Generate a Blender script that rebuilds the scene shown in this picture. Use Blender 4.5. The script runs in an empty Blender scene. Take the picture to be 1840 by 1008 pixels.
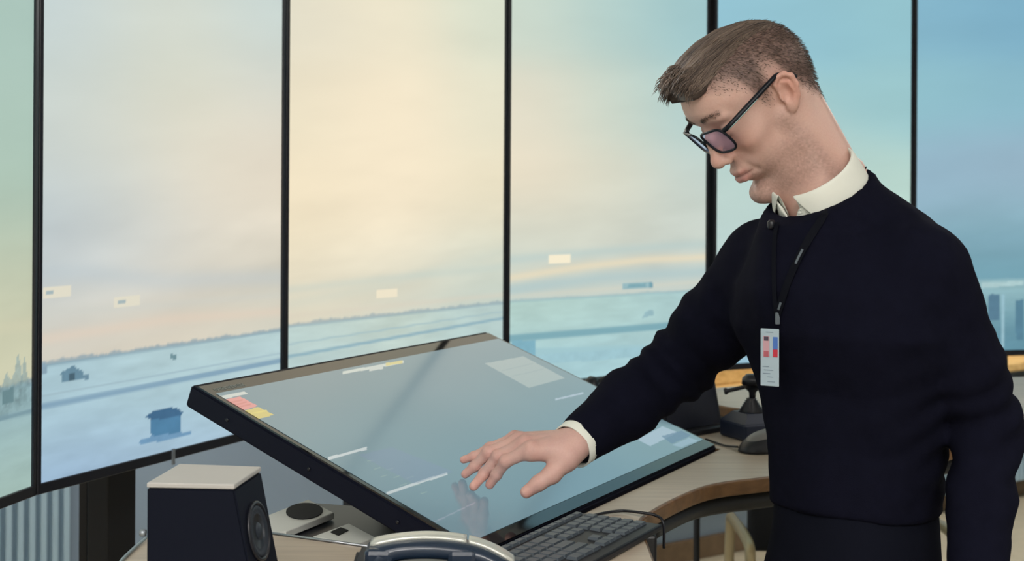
import bpy, bmesh, math, random
import numpy as np
from mathutils import Vector, Matrix

# ------------------------------------------------------------------ camera
FPX, PX0, PY0, ROLL = 2400.0, 920.0, 330.0, 0.006
EYE = np.array([0.0, 0.0, 1.6])
scn = bpy.context.scene
COL = scn.collection
cam_d = bpy.data.cameras.new('camera')
cam = bpy.data.objects.new('camera', cam_d)
COL.objects.link(cam)
cam_d.sensor_width = 36.0
cam_d.lens = 36.0 * FPX / 1840.0
cam_d.shift_y = -(504.0 - PY0) / 1840.0
cam_d.clip_start = 0.05
cam_d.dof.use_dof = True
cam_d.dof.focus_distance = 1.86
cam_d.dof.aperture_fstop = 7.0
cam.matrix_world = Matrix(((math.cos(ROLL), -math.sin(ROLL), 0, EYE[0]),
                           (0, 0, -1, EYE[1]),
                           (math.sin(ROLL), math.cos(ROLL), 0, EYE[2]),
                           (0, 0, 0, 1)))
scn.camera = cam

# ------------------------------------------------------------------ world, exposure
wd = bpy.data.worlds.new('world')
scn.world = wd
wd.use_nodes = True
wd.node_tree.nodes['Background'].inputs[0].default_value = (0.55, 0.62, 0.7, 1)
wd.node_tree.nodes['Background'].inputs[1].default_value = 0.25
vs = scn.view_settings
vs.view_transform = 'Standard'
vs.look = 'None'
vs.exposure = 0.0
vs.gamma = 1.0
vs.use_curve_mapping = False
LAMP = 11.0                      # strength of the ceiling lamps

# ------------------------------------------------------------------ helpers
rng = np.random.default_rng(7)
random.seed(7)

def s2l(c):
    c = np.asarray(c, float) / 255.0
    return np.where(c <= 0.04045, c / 12.92, ((c + 0.055) / 1.055) ** 2.4)

CR = np.array([math.cos(ROLL), 0, math.sin(ROLL)])
CU = np.array([-math.sin(ROLL), 0, math.cos(ROLL)])
CF = np.array([0.0, 1.0, 0.0])

def sight(px, py):
    return CR * (px - PX0) / FPX - CU * (py - PY0) / FPX + CF

def P(px, py, d):               # a measured point at distance d
    return EYE + sight(px, py) * d

def on_z(px, py, z):            # a measured point at height z
    r = sight(px, py)
    return EYE + r * ((z - EYE[2]) / r[2])

def nrm(v):
    v = np.asarray(v, float)
    return v / np.linalg.norm(v)

_mats = {}
def mat(name, col, rough=0.5, metal=0.0, bump=0.0, bscale=200.0, vary=0.0, vscale=8.0,
        spec=0.5, sheen=0.0, coat=0.0, emit=None, alpha=None, stretch=None):
    if name in _mats:
        return _mats[name]
    m = bpy.data.materials.new(name)
    m.use_nodes = True
    nt = m.node_tree
    b = nt.nodes['Principled BSDF']
    c = tuple(s2l(col)) + (1.0,)
    b.inputs['Base Color'].default_value = c
    b.inputs['Roughness'].default_value = rough
    b.inputs['Metallic'].default_value = metal
    b.inputs['Specular IOR Level'].default_value = spec
    b.inputs['Sheen Weight'].default_value = sheen
    b.inputs['Coat Weight'].default_value = coat
    tc = nt.nodes.new('ShaderNodeTexCoord')
    mp = nt.nodes.new('ShaderNodeMapping')
    nt.links.new(tc.outputs['Object'], mp.inputs[0])
    if stretch:
        mp.inputs['Scale'].default_value = stretch
    if vary > 0:
        n = nt.nodes.new('ShaderNodeTexNoise')
        n.inputs['Scale'].default_value = vscale
        n.inputs['Detail'].default_value = 5
        nt.links.new(mp.outputs[0], n.inputs['Vector'])
        r = nt.nodes.new('ShaderNodeValToRGB')
        r.color_ramp.elements[0].position = 0.3
        r.color_ramp.elements[1].position = 0.7
        r.color_ramp.elements[0].color = tuple(np.clip(np.array(c[:3]) * (1 - vary), 0, 1)) + (1,)
        r.color_ramp.elements[1].color = tuple(np.clip(np.array(c[:3]) * (1 + vary), 0, 1)) + (1,)
        nt.links.new(n.outputs[0], r.inputs[0])
        nt.links.new(r.outputs[0], b.inputs['Base Color'])
    if bump > 0:
        n2 = nt.nodes.new('ShaderNodeTexNoise')
        n2.inputs['Scale'].default_value = bscale
        n2.inputs['Detail'].default_value = 3
        nt.links.new(mp.outputs[0], n2.inputs['Vector'])
        bp = nt.nodes.new('ShaderNodeBump')
        bp.inputs['Strength'].default_value = bump
        bp.inputs['Distance'].default_value = 0.002
        nt.links.new(n2.outputs[0], bp.inputs['Height'])
        nt.links.new(bp.outputs[0], b.inputs['Normal'])
    if emit is not None:
        b.inputs['Emission Color'].default_value = c
        b.inputs['Emission Strength'].default_value = emit
    _mats[name] = m
    return m

def wood(name, c1, c2, ang, rough=0.38):
    m = bpy.data.materials.new(name)
    m.use_nodes = True
    nt = m.node_tree
    b = nt.nodes['Principled BSDF']
    tc = nt.nodes.new('ShaderNodeTexCoord')
    mp = nt.nodes.new('ShaderNodeMapping')
    mp.inputs['Rotation'].default_value = (0, 0, ang)
    mp.inputs['Scale'].default_value = (3, 60, 60)
    nt.links.new(tc.outputs['Object'], mp.inputs[0])
    n = nt.nodes.new('ShaderNodeTexNoise')
    n.inputs['Scale'].default_value = 1.0
    n.inputs['Detail'].default_value = 6
    n.inputs['Distortion'].default_value = 0.6
    nt.links.new(mp.outputs[0], n.inputs['Vector'])
    r = nt.nodes.new('ShaderNodeValToRGB')
    r.color_ramp.elements[0].position = 0.32
    r.color_ramp.elements[1].position = 0.68
    r.color_ramp.elements[0].color = tuple(s2l(c1)) + (1,)
    r.color_ramp.elements[1].color = tuple(s2l(c2)) + (1,)
    nt.links.new(n.outputs[0], r.inputs[0])
    nt.links.new(r.outputs[0], b.inputs['Base Color'])
    bp = nt.nodes.new('ShaderNodeBump')
    bp.inputs['Strength'].default_value = 0.12
    bp.inputs['Distance'].default_value = 0.001
    nt.links.new(n.outputs[0], bp.inputs['Height'])
    nt.links.new(bp.outputs[0], b.inputs['Normal'])
    b.inputs['Roughness'].default_value = rough
    return m

def tag(o, label=None, cat=None, group=None, kind=None):
    if label: o['label'] = label
    if cat: o['category'] = cat
    if group: o['group'] = group
    if kind: o['kind'] = kind
    return o

def link(name, me, m=None, parent=None, smooth=False):
    if m is not None:
        for mm in (m if isinstance(m, (list, tuple)) else [m]):
            me.materials.append(mm)
    if smooth:
        me.polygons.foreach_set('use_smooth', np.ones(len(me.polygons), bool))
    o = bpy.data.objects.new(name, me)
    COL.objects.link(o)
    if parent is not None:
        o.parent = parent
        o.matrix_parent_inverse = parent.matrix_world.inverted()
    return o

def pydata(name, v, f, m=None, parent=None, smooth=False):
    me = bpy.data.meshes.new(name)
    me.from_pydata([tuple(map(float, q)) for q in v], [], [tuple(int(i) for i in q) for q in f])
    me.update()
    return link(name, me, m, parent, smooth)

def empty(name, loc=(0, 0, 0), rz=0.0):
    o = bpy.data.objects.new(name, None)
    o.empty_display_size = 0.05
    o.location = loc
    o.rotation_euler = (0, 0, rz)
    COL.objects.link(o)
    o.matrix_world = Matrix.Translation(Vector(loc)) @ Matrix.Rotation(rz, 4, 'Z')
    return o

def bm_obj(name, bm, m=None, parent=None, smooth=False):
    bmesh.ops.recalc_face_normals(bm, faces=bm.faces)
    me = bpy.data.meshes.new(name)
    bm.to_mesh(me)
    bm.free()
    return link(name, me, m, parent, smooth)

def add_box(bm, c, size, R=None, bevel=0.0, seg=2):
    """box centred at c; R = 3x3 with the box axes in its columns"""
    R = np.eye(3) if R is None else np.asarray(R, float)
    M = Matrix.Identity(4)
    for i in range(3):
        for j in range(3):
            M[i][j] = R[i][j] * size[j]
        M[i][3] = c[i]
    r = bmesh.ops.create_cube(bm, size=1.0, matrix=M)
    if bevel > 0:
        es = list({e for v in r['verts'] for e in v.link_edges})
        bmesh.ops.bevel(bm, geom=es, offset=bevel, segments=seg, affect='EDGES', profile=0.5)

def box(name, c, size, m, parent=None, R=None, bevel=0.0, seg=2, smooth=False):
    bm = bmesh.new()
    add_box(bm, c, size, R, bevel, seg)
    return bm_obj(name, bm, m, parent, smooth)

def frame_of(axis, hint=(0, 0, 1)):
    z = nrm(axis)
    h = np.asarray(hint, float)
    if abs(np.dot(z, nrm(h))) > 0.95:
        h = np.array([1.0, 0, 0])
    x = nrm(np.cross(h, z))
    y = np.cross(z, x)
    return np.stack([x, y, z], 1)

def catmull(pts, n):
    pts = np.asarray(pts, float)
    p = np.vstack([2 * pts[0] - pts[1], pts, 2 * pts[-1] - pts[-2]])
    out = []
    for i in range(1, len(p) - 2):
        for k in range(n):
            t = k / n
            a, b, c, d = p[i - 1], p[i], p[i + 1], p[i + 2]
            out.append(0.5 * (2 * b + (c - a) * t + (2 * a - 5 * b + 4 * c - d) * t * t + (3 * b - a - 3 * c + d) * t ** 3))
    out.append(pts[-1])
    return np.array(out)

def tube_geo(path, rad, sides=8, hint=(0, 0, 1), flat=1.0):
    path = np.asarray(path, float)
    n = len(path)
    rad = np.broadcast_to(np.asarray(rad, float), (n,))
    tang = np.gradient(path, axis=0)
    v, f = [], []
    ref = np.asarray(hint, float)
    for i in range(n):
        t = nrm(tang[i])
        x = ref - np.dot(ref, t) * t
        if np.linalg.norm(x) < 1e-4:
            x = np.cross(t, (0.3, 0.7, 0.2))
        x = nrm(x)
        ref = x
        y = np.cross(t, x)
        for k in range(sides):
            a = 2 * math.pi * k / sides
            v.append(path[i] + rad[i] * (math.cos(a) * x * flat + math.sin(a) * y))
    for i in range(n - 1):
        for k in range(sides):
            k2 = (k + 1) % sides
            f.append((i * sides + k, i * sides + k2, (i + 1) * sides + k2, (i + 1) * sides + k))
    f.append(tuple(range(sides))[::-1])
    f.append(tuple((n - 1) * sides + k for k in range(sides)))
    return v, f

def tube(name, path, rad, m, parent=None, sides=8, hint=(0, 0, 1), flat=1.0):
    v, f = tube_geo(path, rad, sides, hint, flat)
    return pydata(name, v, f, m, parent, True)

def lathe(name, prof, m, parent=None, c=(0, 0, 0), R=None, n=32, smooth=True):
    """prof: list of (radius, height); turned round the third axis of R"""
    R = np.eye(3) if R is None else np.asarray(R)
    c = np.asarray(c, float)
    v, f = [], []
    for (r, h) in prof:
        for k in range(n):
            a = 2 * math.pi * k / n
            v.append(c + R @ np.array([r * math.cos(a), r * math.sin(a), h]))
    for i in range(len(prof) - 1):
        for k in range(n):
            k2 = (k + 1) % n
            f.append((i * n + k, i * n + k2, (i + 1) * n + k2, (i + 1) * n + k))
    f.append(tuple(range(n))[::-1])
    f.append(tuple((len(prof) - 1) * n + k for k in range(n)))
    return pydata(name, v, f, m, parent, smooth)

def slab(name, outline, z0, z1, m, parent=None, bevel=0.0, seg=3, edge_mat=None):
    """flat plate of a given outline (xy), thickness z0..z1"""
    bm = bmesh.new()
    vs_ = [bm.verts.new((p[0], p[1], z0)) for p in outline]
    fc = bm.faces.new(vs_)
    bmesh.ops.recalc_face_normals(bm, faces=[fc])
    ex = bmesh.ops.extrude_face_region(bm, geom=[fc])
    top = [g for g in ex['geom'] if isinstance(g, bmesh.types.BMVert)]
    bmesh.ops.translate(bm, verts=top, vec=(0, 0, z1 - z0))
    bm.normal_update()
    if edge_mat is not None:
        for q in bm.faces:
            if abs(q.normal.z) < 0.5:
                q.material_index = 1
    if bevel > 0:
        es = [e for e in bm.edges if abs(e.verts[0].co.z - e.verts[1].co.z) < 1e-6]
        bmesh.ops.bevel(bm, geom=es, offset=bevel, segments=seg, affect='EDGES', profile=0.5,
                        material=1 if edge_mat is not None else -1)
    return bm_obj(name, bm, [m, edge_mat] if edge_mat is not None else m, parent)

def copy_tree(o, parent=None):
    c = o.copy()
    COL.objects.link(c)
    if parent is not None:
        c.parent = parent
    for ch in list(o.children):
        copy_tree(ch, c)
    return c

# ------------------------------------------------------------------ the room
WA = math.radians(34.0)
A = np.array([math.cos(WA), math.sin(WA), 0])       # along the window wall
N = np.array([-math.sin(WA), math.cos(WA), 0])      # towards the window wall
ZV = np.array([0, 0, 1.0])
RW = np.stack([A, N, ZV], 1)
N_BACK, N_FRONT, A_LEFT, A_RIGHT, H_ROOM = 4.30, -1.6, -2.6, 7.6, 2.8

def room(a, n, z):
    return A * a + N * n + ZV * z

M_WALL = mat('wall_paint', (138, 156, 172), 0.8, bump=0.05, bscale=300, vary=0.04, vscale=3)
M_WALLF = mat('wall_paint_pale', (205, 205, 200), 0.85, bump=0.05, bscale=300)
M_FLOOR = mat('floor_vinyl', (160, 152, 130), 0.45, vary=0.08, vscale=12, bump=0.03)
M_CEIL = mat('ceiling_paint', (215, 217, 216), 0.85, bump=0.05, bscale=120)
M_BASE = mat('baseboard_wood', (112, 92, 68), 0.5, vary=0.15, vscale=20)
M_SILL = wood('sill_oak', (196, 158, 96), (222, 186, 122), -WA, 0.4)

am, nm = (A_LEFT + A_RIGHT) / 2, (N_FRONT + N_BACK) / 2
la, ln = A_RIGHT - A_LEFT, N_BACK - N_FRONT
tag(box('floor', room(am, nm, -0.05), (la + .4, ln + .4, 0.1), M_FLOOR, R=RW), 'beige vinyl floor of the control room', kind='structure')
tag(box('ceiling', room(am, nm, H_ROOM + 0.05), (la + .4, ln + .4, 0.1), M_CEIL, R=RW), 'white painted ceiling of the control room', kind='structure')
tag(box('wall_back', room(am, N_BACK + 0.08, H_ROOM / 2), (la + .4, 0.16, H_ROOM), M_WALL, R=RW), 'grey painted wall behind the display screens', kind='structure')
tag(box('wall_front', room(am, N_FRONT - 0.08, H_ROOM / 2), (la + .4, 0.16, H_ROOM), M_WALLF, R=RW), 'pale painted wall opposite the display screens', kind='structure')
tag(box('wall_left', room(A_LEFT - 0.08, nm, H_ROOM / 2), (0.16, ln, H_ROOM), M_WALLF, R=RW), 'pale painted side wall at the radiator end', kind='structure')
tag(box('wall_right', room(A_RIGHT + 0.08, nm, H_ROOM / 2), (0.16, ln, H_ROOM), M_WALL, R=RW), 'grey painted side wall at the far end', kind='structure')
tag(box('baseboard_back', room(am, N_BACK - 0.012, 0.045), (la - .02, 0.024, 0.09), M_BASE, R=RW, bevel=0.004), 'brown wooden baseboard along the grey wall', kind='structure')
sa_, sl_ = (2.7 + A_RIGHT) / 2, A_RIGHT - 2.7 - .02
tag(box('trim_1', room(sa_, N_BACK - 0.14, 0.72), (sl_, 0.28, 0.045), M_SILL, R=RW, bevel=0.008), 'golden oak window sill running along the wall', kind='structure')
tag(box('trim_2', room(sa_, N_BACK - 0.03, 0.80), (sl_, 0.06, 0.115), M_SILL, R=RW, bevel=0.006), 'golden oak upstand above the window sill', kind='structure')

# ceiling lamps: out of view; some added only to fill face and back wall
M_LAMPBODY = mat('lamp_housing', (225, 227, 228), 0.4)
def make_lamp(a, n, label, strength):
    root = empty('ceiling_lamp', room(a, n, H_ROOM - 0.08), WA)
    tag(root, label, 'lamp', 'ceiling lamps of the control room')
    c = room(a, n, H_ROOM - 0.04)
    bm = bmesh.new()
    for (dx, dy, sx, sy) in ((0, .31, 1.24, .03), (0, -.31, 1.24, .03), (.605, 0, .03, .62), (-.605, 0, .03, .62)):
        add_box(bm, c + A * dx + N * dy, (sx, sy, 0.08), RW)
    add_box(bm, c + ZV * 0.034, (1.2, .6, 0.01), RW)
    bm_obj('housing', bm, M_LAMPBODY, root)
    md = bpy.data.materials.new('lamp_diffuser')
    md.use_nodes = True
    b = md.node_tree.nodes['Principled BSDF']
    b.inputs['Base Color'].default_value = (.8, .8, .8, 1)
    b.inputs['Emission Color'].default_value = (1.0, 0.96, 0.92, 1)
    b.inputs['Emission Strength'].default_value = strength
    box('diffuser', c + ZV * -0.03, (1.17, .58, 0.008), md, root, R=RW)
for (x, y, lab, k) in ((-0.85, 0.35, 'square-edged ceiling lamp above the near end of the desk', 0.6),
                       (0.75, -0.55, 'square-edged ceiling lamp nearest the front wall', 2.0),
                       (-0.55, -0.75, 'added ceiling lamp filling the face from the corner by the pale side wall', 1.6),  # unseen lamp, added as frontal fill for the face
                       (2.3, 2.2, 'square-edged ceiling lamp above the desk end behind the man', 0.7),
                       (-1.1, 3.4, 'added ceiling lamp brightening the wall above the radiator by the column', 2.6),  # unseen lamp, added to lift the dark wall and radiator
                       (2.5, 5.5, 'added ceiling lamp brightening the plain grey wall behind the screens', 3.2)):  # unseen lamp, added to lift the wall visible under the desk
    p = np.array([x, y, 0])
    make_lamp(float(p @ A), float(p @ N), lab, LAMP * k)

# radiators under the sill
M_RAD = mat('radiator_enamel', (158, 184, 198), 0.45, vary=0.03)
M_RADD = mat('radiator_core', (120, 144, 160), 0.6)
def make_radiator(a0, a1, label, h=0.5):
    root = empty('radiator', room((a0 + a1) / 2, N_BACK - 0.08, 0.09), WA)
    tag(root, label, 'radiator', 'ribbed radiators under the sill')
    box('core', room((a0 + a1) / 2, N_BACK - 0.07, 0.1 + h / 2), (a1 - a0, 0.05, h), M_RADD, root, R=RW, bevel=0.006)
    first = None
    n = int((a1 - a0) / 0.034)
    for i in range(n):
        a = a0 + (i + 0.5) * (a1 - a0) / n
        if first is None:
            first = box('rib', (0, 0, 0), (0.02, 0.03, h), M_RAD, None, R=RW, bevel=0.006)
            first.parent = root
            r = first
        else:
            r = first.copy(); COL.objects.link(r); r.parent = root
        r.matrix_parent_inverse = root.matrix_world.inverted()
        r.matrix_basis = Matrix.Translation(Vector(room(a, N_BACK - 0.1, 0.1 + h / 2)))
    box('top_grille', room((a0 + a1) / 2, N_BACK - 0.08, 0.107 + h), (a1 - a0 + .01, 0.085, 0.014), M_RAD, root, R=RW, bevel=0.004)
    for q in (a0 + .1, a1 - .1):
        box('foot', room(q, N_BACK - 0.07, 0.05), (0.04, 0.05, 0.1), M_RADD, root, R=RW)
    return root
make_radiator(0.02, 1.19, 'blue-grey ribbed radiator behind the black screen column', 0.72)
make_radiator(5.1, 6.5, 'blue-grey ribbed radiator behind the arm of the man')

# ------------------------------------------------------------------ wall of upright display screens
Z_SB, Z_ST = 1.064, 2.294
KNOT = np.array([(-.98, 1.588), (-.809, 2.277), (-.4915, 2.89), (-.013, 3.415), (.572, 3.837), (1.250, 4.16), (1.96, 4.32)])
M_BEZEL = mat('screen_bezel_plastic', (20, 22, 32), 0.35)
M_BACKBOX = mat('screen_back_steel', (24, 25, 30), 0.55, bump=0.05)
M_TAB = mat('tab_aluminium', (150, 158, 165), 0.35, metal=0.6)

def vnoise(x, y, seed):
    g = np.random.default_rng(seed).random((64, 64))
    xi, yi = np.floor(x).astype(int), np.floor(y).astype(int)
    fx, fy = x - xi, y - yi
    fx, fy = fx * fx * (3 - 2 * fx), fy * fy * (3 - 2 * fy)
    a = g[xi % 64, yi % 64]; b = g[(xi + 1) % 64, yi % 64]
    c = g[xi % 64, (yi + 1) % 64]; d = g[(xi + 1) % 64, (yi + 1) % 64]
    return (a * (1 - fx) + b * fx) * (1 - fy) + (c * (1 - fx) + d * fx) * fy

def fbm(x, y, seed):
    return sum(vnoise(x * 2 ** k, y * 2 ** k, seed + k) * 0.5 ** k for k in range(4)) / 1.875

def on_panel(i, px, py):
    """(s, z) on screen i of a measured point"""
    r = sight(px, py)
    k0, k1 = KNOT[i], KNOT[i + 1]
    e = k1 - k0
    M2 = np.array([[r[0], -e[0]], [r[1], -e[1]]])
    t, s = np.linalg.solve(M2, k0)
    return s, EYE[2] + r[2] * t

# colours of the panorama shown on the screens, read off at points of each screen
SKY = {
 0: [(20,50,168,195,185),(50,200,172,196,184),(20,300,170,195,180),(30,450,180,196,178),(20,560,195,200,172),(30,610,205,205,178),(10,640,205,200,170)],
 1: [(100,20,195,210,212),(300,30,210,216,205),(480,30,200,214,210),(100,150,200,212,208),(300,150,216,218,200),(480,160,212,214,203),(100,300,196,208,206),(200,260,216,216,203),(350,260,226,219,200),(480,280,228,217,198),(95,420,186,200,208),(250,420,215,214,203),(420,400,228,218,198),(110,490,178,194,205),(250,500,200,206,205),(400,480,215,212,200),(100,580,205,205,190),(250,580,218,208,188),(450,540,220,210,190),(100,635,215,203,185),(300,600,218,206,185),(480,570,205,208,195)],
 2: [(540,30,225,220,200),(700,30,238,229,203),(880,30,215,222,203),(540,200,235,225,198),(700,200,247,232,203),(880,200,230,226,202),(550,350,244,229,198),(700,330,248,233,204),(880,350,238,227,198),(560,450,240,226,195),(700,440,248,232,203),(890,420,230,222,196),(560,520,222,215,192),(700,490,225,220,198),(880,480,200,212,200),(560,560,215,208,188),(700,540,200,210,200),(880,520,195,208,200)],
 3: [(950,30,205,217,203),(1100,30,178,206,202),(1250,30,160,198,202),(950,200,228,221,200),(1100,200,200,213,200),(1250,200,178,207,205),(950,330,238,225,200),(1100,330,218,217,198),(1250,330,195,211,205),(950,430,225,219,197),(1100,420,220,217,197),(1250,410,205,212,200),(950,465,186,205,200),(1100,440,196,209,202),(1230,440,190,208,205),(960,492,224,216,190),(1100,470,227,217,192),(1230,460,215,214,198),(950,525,176,200,202),(1100,495,172,198,202),(1230,490,192,206,202)],
 4: [(1320,20,148,195,210),(1450,30,145,192,205),(1600,30,148,195,205),(1320,200,170,208,205),(1600,200,155,198,203),(1580,320,185,213,203),(1300,350,190,212,205),(1300,450,185,208,205),(1450,300,178,208,204)],
 5: [(1670,30,132,180,200),(1810,30,126,175,198),(1670,180,145,192,203),(1810,180,138,184,200),(1700,300,150,182,200),(1820,300,152,180,198),(1800,400,138,176,190),(1800,480,112,158,173)],
}
LAND = {
 0: [(20,700,150,180,190),(30,780,155,185,185),(20,870,165,190,180)],
 1: [(100,690,168,197,206),(300,660,182,206,208),(480,620,187,209,205),(100,770,168,197,210),(300,720,168,200,210),(480,660,172,199,209),(120,850,150,178,208),(300,800,164,190,210)],
 2: [(560,600,187,207,202),(700,590,200,213,199),(880,565,187,207,202),(600,660,180,205,208),(850,610,180,206,206)],
 3: [(950,570,180,208,200),(1100,560,178,208,203),(1230,545,170,202,203),(960,650,165,202,208),(1100,640,168,204,210)],
 4: [(1320,560,165,200,205),(1500,560,160,196,204),(1330,640,150,188,205)],
 5: [(1800,511,160,196,200),(1800,550,112,155,168),(1800,610,96,141,158)],
}
HORIZ = {0: ((0, 700), (48, 690)), 1: ((75, 656), (505, 593)), 2: ((525, 585), (903, 544)), 3: ((920, 541), (1265, 521)), 4: ((1290, 519), (1630, 510)), 5: ((1660, 506), (1838, 501))}
ROADS = {0: [((0, 753), (48, 741), 10, (120, 150, 160))], 1: [((75, 731), (505, 648), 11, (128, 160, 182)), ((75, 712), (505, 636), 3, (160, 186, 196))],
         2: [((525, 640), (903, 572), 6, (142, 176, 188)), ((525, 618), (903, 560), 3, (165, 192, 196))],
         3: [((920, 608), (1265, 580), 13, (120, 166, 178)), ((960, 632), (1265, 622), 12, (160, 198, 205))], 4: [((1290, 580), (1630, 560), 12, (125, 168, 180))], 5: []}
BLOBS = {0: [([(5, 728), (5, 702), (26, 696), (26, 722)], (105, 135, 140))],
         1: [([(112, 688), (111, 670), (132, 657), (150, 667), (151, 681)], (104, 138, 156)), ([(125, 685), (125, 673), (137, 671), (137, 684)], (72, 98, 112)), ([(150, 672), (161, 673), (161, 681), (150, 682)], (110, 142, 160)),
             ([(273, 787), (272, 745), (325, 735), (326, 777)], (80, 128, 162)), ([(262, 749), (280, 737), (318, 732), (331, 742), (325, 748), (274, 755)], (66, 105, 138)), ([(250, 793), (275, 783), (345, 775), (345, 781), (290, 793), (252, 798)], (112, 152, 184)),
             ([(308, 646), (308, 637), (318, 636), (318, 645)], (110, 142, 150)), ([(72, 675), (72, 655), (84, 652), (86, 672)], (140, 165, 180))],
         2: [], 3: [([(1120, 520), (1120, 510), (1172, 507), (1174, 516), (1150, 519)], (150, 184, 190)), ([(1128, 517), (1130, 512), (1160, 509), (1162, 516)], (128, 170, 180)), ([(1167, 517), (1167, 506), (1173, 506), (1174, 516)], (118, 160, 172)),
             ([(920, 640), (920, 612), (963, 612), (963, 650)], (128, 176, 192)), ([(965, 655), (965, 638), (1180, 622), (1180, 640)], (158, 196, 205)), ([(1155, 572), (1160, 560), (1174, 556), (1176, 566)], (150, 185, 192))],
         4: [], 5: [([(1764, 518), (1764, 508), (1840, 505), (1840, 512)], (172, 202, 204)), ([(1800, 624), (1800, 530), (1806, 530), (1806, 624)], (150, 188, 200)), ([(1776, 575), (1776, 532), (1783, 528), (1797, 530), (1797, 575)], (88, 125, 146)), ([(1826, 610), (1826, 540), (1840, 538), (1840, 612)], (88, 130, 150))]}
TAGS = {1: [(78, 515, 129, 534), (207, 532, 252, 550)], 2: [(678, 519, 716, 534)], 3: [(987, 458, 1026, 473)]}
TAGC = {1: (224, 219, 200), 2: (238, 228, 202), 3: (246, 236, 208)}

STREAK = {3: [(((918, 466), (1080, 452), (1270, 438)), 10, (182, 204, 202), .55), (((918, 521), (1080, 500), (1270, 488)), 13, (170, 198, 202), .6), (((918, 499), (1060, 478), (1160, 468), (1270, 462)), 8, (233, 220, 190), .75), (((918, 532), (1270, 506)), 4, (214, 212, 195), .4)],
          2: [(((525, 545), (700, 512), (905, 452)), 12, (205, 213, 200), .35), (((525, 520), (700, 500), (905, 480)), 9, (190, 207, 200), .35), (((525, 568), (905, 530)), 6, (218, 208, 190), .4)],
          1: [(((70, 492), (150, 488), (300, 505), (510, 500)), 22, (180, 196, 205), .35), (((70, 610), (300, 575), (510, 560)), 12, (226, 206, 186), .5), (((70, 560), (300, 548), (510, 530)), 9, (204, 206, 198), .4)],
          0: [(((0, 590), (50, 585)), 14, (208, 205, 176), .5)], 4: [(((1280, 480), (1640, 470)), 12, (165, 198, 205), .5)], 5: [(((1650, 440), (1840, 430)), 20, (128, 168, 184), .4)]}

def in_poly(s, z, poly):
    ins = np.zeros(s.shape, bool)
    n = len(poly)
    for i in range(n):
        x0, y0 = poly[i]; x1, y1 = poly[(i + 1) % n]
        c = ((y0 > z) != (y1 > z)) & (s < (x1 - x0) * (z - y0) / (y1 - y0 + 1e-12) + x0)
        ins ^= c
    return ins

def field(pts, i, s, z, ss=0.21, sz=0.085):
    w = np.zeros(s.shape); c = np.zeros(s.shape + (3,))
    for (px, py, r, g, b) in pts:
        s0, z0 = on_panel(i, px, py)
        k = np.exp(-((s - s0) / ss) ** 2 * 0.5 - ((z - z0) / sz) ** 2 * 0.5) + 1e-5 / (0.02 + (s - s0) ** 2 + (z - z0) ** 2)
        w += k; c += k[..., None] * s2l((r, g, b))
    return c / w[..., None]

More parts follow.
